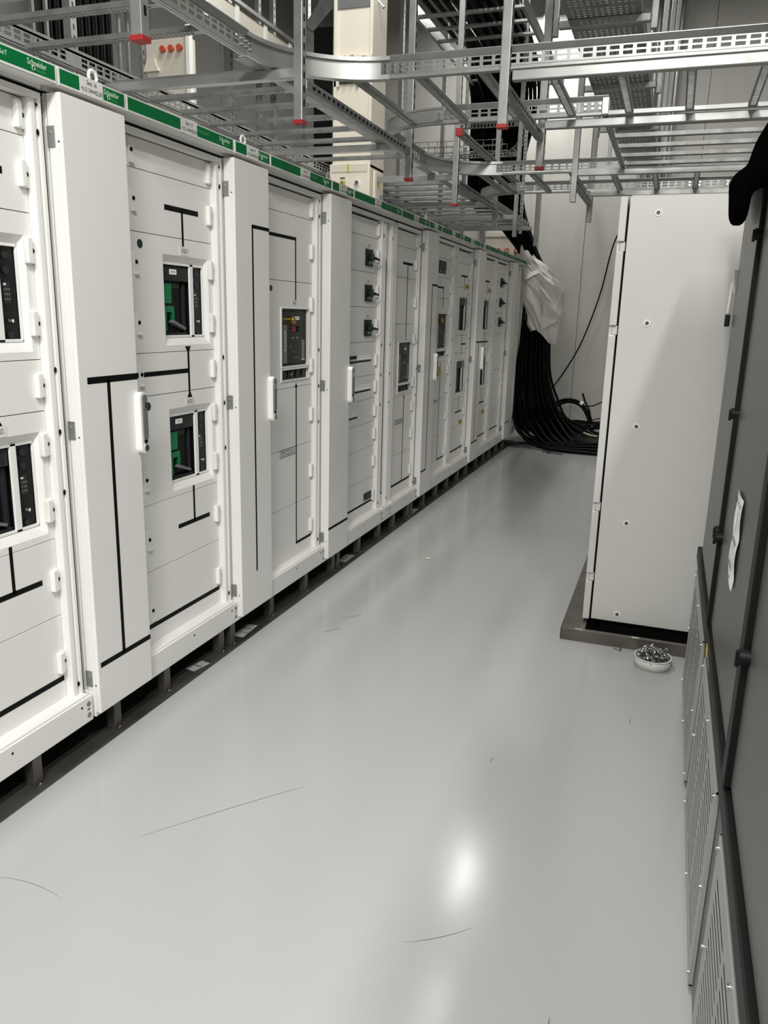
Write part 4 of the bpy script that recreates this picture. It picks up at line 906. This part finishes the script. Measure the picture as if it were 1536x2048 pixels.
tag(link('cable_tie_offcuts', m), 'loose tangle of thin black wire offcuts on the floor before the last cabinet', 'wire offcuts', None, 'stuff')
m = MB()
m.tube(catmull([(-1.33, 9.46, 0.006), (-1.28, 9.50, 0.02), (-1.24, 9.47, 0.012), (-1.28, 9.43, 0.006), (-1.18, 9.42, 0.005), (-1.08, 9.40, 0.005)], 6), 0.005, BLKPL, 6); m.tube(catmull([(-1.30, 9.52, 0.006), (-1.22, 9.50, 0.03), (-1.20, 9.56, 0.006)], 6), 0.005, BLKPL, 6)
tag(link('cable_tie', m), 'curled black cable tie lying alone on the floor before the cables', 'cable tie')
m = MB(); m.tube(catmull([(-0.93, 10.1, 0.185), (-0.84, 10.02, 0.17), (-0.75, 10.0, 0.165)], 4), 0.012, PALEY, 6); tag(link('yellow_tape_strip', m), 'pale yellow strip lying on the black cables', 'tape strip')
m = MB(); m.prism([(-1.47, 4.80), (-1.36, 4.785), (-1.36, 4.80), (-1.42, 4.812), (-1.47, 4.815)], 0, 0.003, PZ(0.0), PALEY); m.prism([(-1.38, 4.78), (-1.35, 4.775), (-1.35, 4.795), (-1.38, 4.80)], 0.003, 0.005, PZ(0.0), LABELW); tag(link('floor_strip', m, None, (-1.42, 4.8, 0)), 'pale yellow strip of debris lying on the open floor', 'debris')
# bundled vertical cables behind (upper centre)
for i in range(16):
    x = -2.48+i*0.040; dy = 0.05*(i % 3); m = MB(); m.tube(catmull([(x+0.08, 9.3, 4.15), (x, 9.85+dy, 3.9), (x-0.02, 9.93+dy, 3.4), (x-0.02, 9.98+dy, 3.0), (x+0.10-i*0.0062, 10.22+dy, 2.72)], 6), 0.028, CABLE, 8)
    tag(link('drop_cable', m), 'black cable dropping behind the perforated rails above the bundle', 'cable', 'black cables behind the perforated rails')

# white plastic sheet wrapped round the bundle
def wrap_sheet():
    lv = [(2.37, -1.865, 0.055, 10.36, 0.07), (2.30, -1.83, 0.10, 10.38, 0.12), (2.16, -1.745, 0.175, 10.41, 0.21), (2.02, -1.68, 0.235, 10.44, 0.25), (1.90, -1.645, 0.265, 10.45, 0.27), (1.78, -1.63, 0.265, 10.46, 0.27), (1.66, -1.60, 0.255, 10.46, 0.26), (1.56, -1.585, 0.235, 10.46, 0.25), (1.46, -1.575, 0.205, 10.45, 0.24), (1.38, -1.565, 0.18, 10.44, 0.23), (1.33, -1.555, 0.165, 10.44, 0.22)]
    n = 96; sub = 6; rows = []
    for i in range(len(lv)-1):
        for s in range(sub): t = s/sub; rows.append([lv[i][k]*(1-t)+lv[i+1][k]*t for k in range(5)])
    rows.append(list(lv[-1])); vs = []
    for ri, (z, cx, rx, cy, ry) in enumerate(rows):
        for k in range(n):
            a = 2*PI*k/n; ph = a+2.6*(z-1.3)+0.25*math.sin(6*z)
            tri = lambda q: abs((q/PI) % 2-1)*2-1
            f = 1+0.085*tri(5*ph+0.9*math.sin(7*z))+0.05*tri(11*ph+3*z)+0.03*tri(19*ph-8*z+2*math.sin(3*a))+0.035*math.sin(3*ph+15*z)
            flap = 0.0
            vs.append((cx+rx*f*math.cos(a)+flap, cy+ry*f*math.sin(a), z+0.03*math.sin(3*a+1)+(0.10*math.cos(a)*(-1) if ri < 4 else -0.09*math.cos(a-PI*0.05)*(ri/len(rows)))))
    fs = [(i*n+k, i*n+(k+1) % n, (i+1)*n+(k+1) % n, (i+1)*n+k) for i in range(len(rows)-1) for k in range(n)]
    m = MB(); m.add(vs, fs, SHEET, True); o = link('plastic_sheet', m, None, (-1.62, 10.45, 1.33))
    tag(o, 'crumpled white plastic sheet wrapped round the black cable bundle at the row end', 'plastic sheet')
    f = MB()   # loose corner flaps
    def flap(P, nx=8):
        a, b, c, d = [Vector(p) for p in P]; vv = []
        for i in range(nx+1):
            for k in range(nx+1):
                u, v = i/nx, k/nx; p = (a*(1-u)+b*u)*(1-v)+(d*(1-u)+c*u)*v; p += Vector((0, -0.025*math.sin(PI*u)*math.sin(2.5*PI*v), 0.012*math.sin(4*u+5*v))); vv.append(p)
        f.add(vv, [(i*(nx+1)+k, (i+1)*(nx+1)+k, (i+1)*(nx+1)+k+1, i*(nx+1)+k+1) for i in range(nx) for k in range(nx)], SHEET, True)
    flap([(-1.50, 10.30, 2.05), (-1.33, 10.30, 1.97), (-1.40, 10.32, 1.70), (-1.47, 10.30, 1.62)])
    flap([(-1.56, 10.20, 1.85), (-1.34, 10.24, 1.63), (-1.40, 10.24, 1.50), (-1.56, 10.2, 1.42)])
    flap([(-1.90, 10.26, 2.34), (-1.80, 10.24, 2.38), (-1.60, 10.20, 2.10), (-1.80, 10.17, 2.02)])
    link('loose_flap', f, o)
wrap_sheet()

# ------------------------------------------------------------------ grey cabinet on steel plinth
gp = thing('steel_plinth', 'flat raw steel plinth frame on the floor under the tall grey cabinet', 'plinth', (0.2, 4.4, 0))
m = MB(); m.box(-0.372, 1.0, 3.78, 3.79, 0, 0.06, STEEL, 0.001); m.box(-0.262, 1.0, 3.79, 3.806, 0.055, 0.06, STEEL, 0.001); link('front_angle', m, gp)
m = MB(); m.box(-0.378, -0.373, 3.782, 5.2, 0, 0.055, STEEL, 0.001); m.box(-0.378, -0.262, 3.79, 5.2, 0.055, 0.06, STEEL, 0.001); link('side_angle', m, gp)
m = MB(); m.box(-0.262, 1.0, 3.806, 5.19, 0, 0.012, MACHB); m.box(-0.37, 1.0, 5.19, 5.2, 0.0, 0.055, STEEL); link('inner_tray', m, gp)
for x in (-0.29, -0.02): m = MB(); m.box(x-0.018, x+0.018, 3.7795, 3.797, 0.0605, 0.0618, CHROME); link('weld_tab', m, gp)
gc = thing('equipment_cabinet', 'tall light grey cabinet with side rivets standing on the steel plinth', 'cabinet', (0.2, 4.5, 0.06))
m = MB(); m.box(-0.20, 0.75, 4.0, 5.05, 0.012, 0.10, MACHB); link('base', m, gc)
m = MB(); m.box(-0.245, 0.78, 3.935, 5.08, 0.10, 2.085, INNER); m.box(-0.24, 0.78, 3.94, 5.08, 2.08, 2.10, CABGR); link('body', m, gc)
m = MB(); m.box(-0.245, 0.79, 3.917, 3.937, 0.0795, 2.093, CABGR, 0.003); link('side_panel', m, gc)
NZ = (1.88, 1.508, 0.66, 0.297); d_ = MB(); edges = [0.075]
seg = []; z = 0.075
for nz in sorted(NZ): seg.append((z, nz-0.022)); z = nz+0.022
seg.append((z, 2.093))
for (a, b) in seg: d_.box(-0.287, -0.254, 3.914, 5.06, a, b, CABGR, 0.004)
d_.box(-0.287, -0.275, 3.93, 5.06, 0.09, 2.08, CABGR); link('front_door', d_, gc)
for nz in NZ: m = MB(); m.box(-0.274, -0.25, 3.93, 3.95, nz-0.021, nz+0.021, CABGR, 0.002); link('hinge', m, gc)
for z in (2.022, 1.544, 1.068, 0.594, 0.121):
    for x in (-0.12, 0.66):
        m = MB(); m.cyl((x, 3.917, z), (x, 3.913, z), 0.0155, WHITE2, 20); m.cyl((x, 3.913, z), (x, 3.9115, z), 0.008, DKPL, 12); m.cyl((x, 3.9115, z), (x, 3.911, z), 0.003, GALV_SHADE, 8); link('rivet', m, gc)
m = MB(); m.box(-0.31, -0.288, 4.6, 5.0, 1.35, 1.72, BLKPL, 0.003); link('door_vent', m, gc)
sb = thing('plug_cord', 'small black plug dangling on pale cord between grey cabinet and dark machine', 'cable', (0.19, 3.33, 1.55))
m = MB(); m.box(0.186, 0.199, 3.30, 3.345, 1.66, 1.745, WHITE2, 0.004); link('bracket', m, sb)
m = MB(); m.tube(catmull([(0.186, 3.31, 1.70), (0.184, 3.30, 1.66), (0.182, 3.295, 1.61), (0.181, 3.295, 1.585)], 5), 0.006, LABELW, 6); link('cord', m, sb)
m = MB(); m.box(0.174, 0.192, 3.28, 3.305, 1.54, 1.585, BLKPL, 0.004); link('plug', m, sb)

# tin of bolts
t = MB(); c = (0.067, 3.63)
def ring(r0, r1, z0, z1, mt, n=40):
    vs = []
    for i in range(n):
        a = 2*PI*i/n; ca, sa = math.cos(a), math.sin(a); vs += [(c[0]+r1*ca, c[1]+r1*sa, z0), (c[0]+r1*ca, c[1]+r1*sa, z1), (c[0]+r0*ca, c[1]+r0*sa, z1), (c[0]+r0*ca, c[1]+r0*sa, z0)]
    fs = []
    for i in range(n):
        q = ((i+1) % n)*4
        for k in range(4): fs.append((4*i+k, 4*i+(k+1) % 4, q+(k+1) % 4, q+k))
    t.add(vs, fs, mt, True)
ring(0.079, 0.083, 0.0, 0.046, TIN); ring(0.078, 0.086, 0.044, 0.048, TIN); t.cyl((c[0], c[1], 0.0), (c[0], c[1], 0.003), 0.081, TIN, 32)
tag(link('round_tin', t, None, (c[0], c[1], 0)), 'shallow round white tin full of screws on the floor by the plinth', 'tin')
def bolt_mesh():
    m = MB(); m.cyl((0, 0, -0.019), (0, 0, 0.012), 0.0032, BOLT, 8); m.cyl((0, 0, 0.012), (0, 0, 0.018), 0.0062, BOLT, 6, smooth=False); m.cyl((0, 0, 0.010), (0, 0, 0.012), 0.0078, CHROME, 10)
    me = bpy.data.meshes.new('bolt'); me.from_pydata(m.v, [], m.f)
    for mt in m.mats: me.materials.append(mt)
    me.polygons.foreach_set('material_index', m.mi); return me
BM = bolt_mesh()
from mathutils import Euler
for i in range(120):
    a = random.uniform(0, 2*PI); rr = 0.066*math.sqrt(random.random()); layer = i/120
    hmax = 0.052+0.034*(1-(rr/0.07)**2); z = 0.014+(hmax-0.014)*layer**0.7
    o = bpy.data.objects.new('bolt', BM); COL.objects.link(o); o.location = (c[0]+rr*math.cos(a), c[1]+rr*math.sin(a), z)
    o.rotation_euler = Euler((PI/2+random.uniform(-0.55, 0.55), random.uniform(-0.4, 0.4), random.uniform(0, 2*PI)))
    tag(o, 'small steel bolt heaped in the round white tin', 'bolt', 'bolts in the round tin')
o = bpy.data.objects.new('bolt', BM); COL.objects.link(o); o.location = (c[0]+0.055, c[1]+0.01, 0.072); o.rotation_euler = (0.15, -0.1, 0); tag(o, 'steel bolt standing upright, head up, at the right of the tin', 'bolt')
o = bpy.data.objects.new('bolt', BM); COL.objects.link(o); o.location = (-0.098, 3.745, 0.0068); o.rotation_euler = (PI/2, 0, 1.2); tag(o, 'loose bolt lying on the floor just before the plinth edge', 'bolt')
o = bpy.data.objects.new('bolt', BM); COL.objects.link(o); o.location = (-0.083, 3.755, 0.019); o.rotation_euler = (PI, 0, 0); tag(o, 'loose bolt standing on its head beside the plinth edge', 'bolt')

# ------------------------------------------------------------------ dark machine on the right
XM = 0.20
mc = thing('control_cabinet', 'long dark grey machine cabinet with louvred vents along the right edge', 'machine', (0.7, 1.6, 0))
m = MB(); m.box(XM+0.022, 1.2, -0.6, 3.29, 0.02, 2.03, MACHB); m.box(XM+0.02, 1.2, 3.26, 3.30, 0.0, 2.03, MACH, 0.003); link('body', m, mc)
for (a, b) in ((2.492, 3.30), (1.605, 2.468), (0.70, 1.545), (-0.25, 0.66)):
    m = MB(); m.box(XM, XM+0.022, a, b, 0.662, 2.03, MACH, 0.004); link('door', m, mc)
m = MB(); m.box(XM+0.002, XM+0.02, -0.6, 3.30, 0.025, 0.598, MACH); link('base_panel', m, mc)
m = MB(); m.box(XM-0.012, XM+0.02, -0.6, 3.42, 0.600, 0.650, MACHB, 0.004); link('bumper_strip', m, mc)
for (a, b) in ((2.469, 2.491), (1.546, 1.604), (0.661, 0.699)):
    m = MB(); m.box(XM-0.013, XM+0.02, a, b, 0.655, 2.03, MACHB, 0.003); link('gasket', m, mc)
for (y, z) in ((2.482, 1.79), (2.50, 0.945), (2.46, 0.935), (1.535, 0.94), (2.482, 1.30)):
    m = MB(); m.cyl((XM, y, z), (XM-0.020, y, z), 0.016, MACHB, 16); m.box(XM-0.026, XM-0.018, y-0.006, y+0.006, z-0.02, z+0.012, MACHB, 0.002); link('door_latch', m, mc)
for (a, b) in ((2.585, 3.40), (1.690, 2.455), (0.78, 1.54), (-0.15, 0.62)):
    hs = []; cols = 3; L = (b-a-0.09)/cols
    for k in range(cols):
        for r_ in range(15):
            z = 0.10+r_*0.0275; hs.append((a+0.045+k*L+0.012, a+0.045+(k+1)*L-0.012, z, z+0.013))
    v = MB(); v.plate(a, b, 0.045, 0.555, hs, (lambda u, q, w=0.0: (XM-0.007-w, u, q)), 0.0008, VENT)
    for r in ((a, b, 0.045, 0.049), (a, b, 0.551, 0.555), (a, a+0.004, 0.045, 0.555), (b-0.004, b, 0.045, 0.555)): v.box(XM-0.0069, XM+0.001, *r, VENT)
    g = link('vent_grille', v, mc)
    l = MB(); l.box(XM-0.0045, XM-0.001, a+0.03, b-0.03, 0.08, 0.53, MACHB); link('shade_backing', l, g)  # black sheet stands in for the shade behind the vent slots
    s = MB()
    for y in (a+0.02, (a+b)/2, b-0.02):
        for z in (0.065, 0.30, 0.535):
            if y == (a+b)/2 and z == 0.30: continue
            s.cyl((XM-0.008, y, z), (XM-0.013, y, z), 0.0055, CHROME, 8)
    link('screw', s, g)
m = MB(); m.box(XM-0.013, XM-0.0121, 2.31, 2.36, 0.612, 0.640, YELLOW); m.box(XM-0.0128, XM-0.0121, 2.19, 2.30, 0.618, 0.634, GREYPL); link('bumper_label', m, mc)
# paper notice taped to the second door
m = MB(); nx, nz = 6, 14; P = []
for i in range(nx+1):
    for k in range(nz+1):
        y = 2.13-0.155*i/nx-0.006*math.sin(k*0.8); z = 0.926+0.222*k/nz; P.append((XM-0.003-0.004*abs(math.sin(2.2*i/nx+0.5*k)), y, z))
m.add(P, [(i*(nz+1)+k, (i+1)*(nz+1)+k, (i+1)*(nz+1)+k+1, i*(nz+1)+k+1) for i in range(nx) for k in range(nz)], PAPER, True)
pn = tag(link('paper_notice', m, None, (XM-0.003, 2.05, 0.926)), 'creased white paper notice with punched holes stuck on the dark machine door', 'paper')
m = MB()
for y in (2.115, 2.08, 2.04, 2.0):
    m.cyl((XM-0.0085, y, 1.13), (XM-0.009, y, 1.13), 0.005, INK, 10)
    if y > 2.0: m.cyl((XM-0.0085, y, 0.945), (XM-0.009, y, 0.945), 0.005, INK, 10)
for (a, b, c_, e) in ((2.03, 2.036, 1.06, 1.11), (2.0, 2.09, 1.032, 1.04), (2.06, 2.066, 0.98, 1.02), (2.02, 2.10, 0.966, 0.974)): m.box(XM-0.009, XM-0.0085, a, b, c_, e, GREYPL)
link('print', m, pn)
# black sheet draped over the machine top
def drape():
    prof = [(1.15, 2.075), (0.8, 2.085), (0.5, 2.09), (0.30, 2.10), (0.22, 2.095), (0.183, 2.06), (0.172, 1.99), (0.168, 1.93), (0.166, 1.87)]
    n = 46; vs = []
    for side in (0, 1):
        for i in range(n+1):
            y = 0.2+(3.42-0.2)*i/n; far = max(0, (y-2.8)/0.62)
            for k, (x, z) in enumerate(prof):
                t = k/(len(prof)-1); lift = 0.0
                if k >= 5: lift = far**2*0.13*((k-4)/4)-0.012*math.sin(7*y)
                zz = z+0.012*math.sin(5*y+k)*0.6+lift-(0.03*far if k < 6 else 0)
                if k < 5: zz += 0.10*max(0, (2.9-y)/1.0)*0.5 if y < 2.9 else 0
                vs.append((x+0.006*math.sin(9*y+k)-(0.02*far if k > 4 else 0)+side*(-0.010 if k > 4 else 0), y, zz+side*(0.010 if k <= 5 else 0)))
    K = len(prof); N = (n+1)*K; fs = []
    for i in range(n):
        for k in range(K-1):
            q = (i*K+k, (i+1)*K+k, (i+1)*K+k+1, i*K+k+1); fs.append(q); fs.append(tuple(N+p for p in q[::-1]))
    for k in range(K-1):
        for i in (0, n): a = i*K+k; fs.append((a, a+1, N+a+1, N+a))
    for i in range(n):
        for k in (0, K-1): a = i*K+k; fs.append((a, a+K, N+a+K, N+a))
    m = MB(); m.add(vs, fs, RUBBER, True); o = link('protective_cover', m, None, (0.7, 1.8, 2.06))
    tag(o, 'thick black protective cover draped over the top of the dark machine', 'cover')
drape()
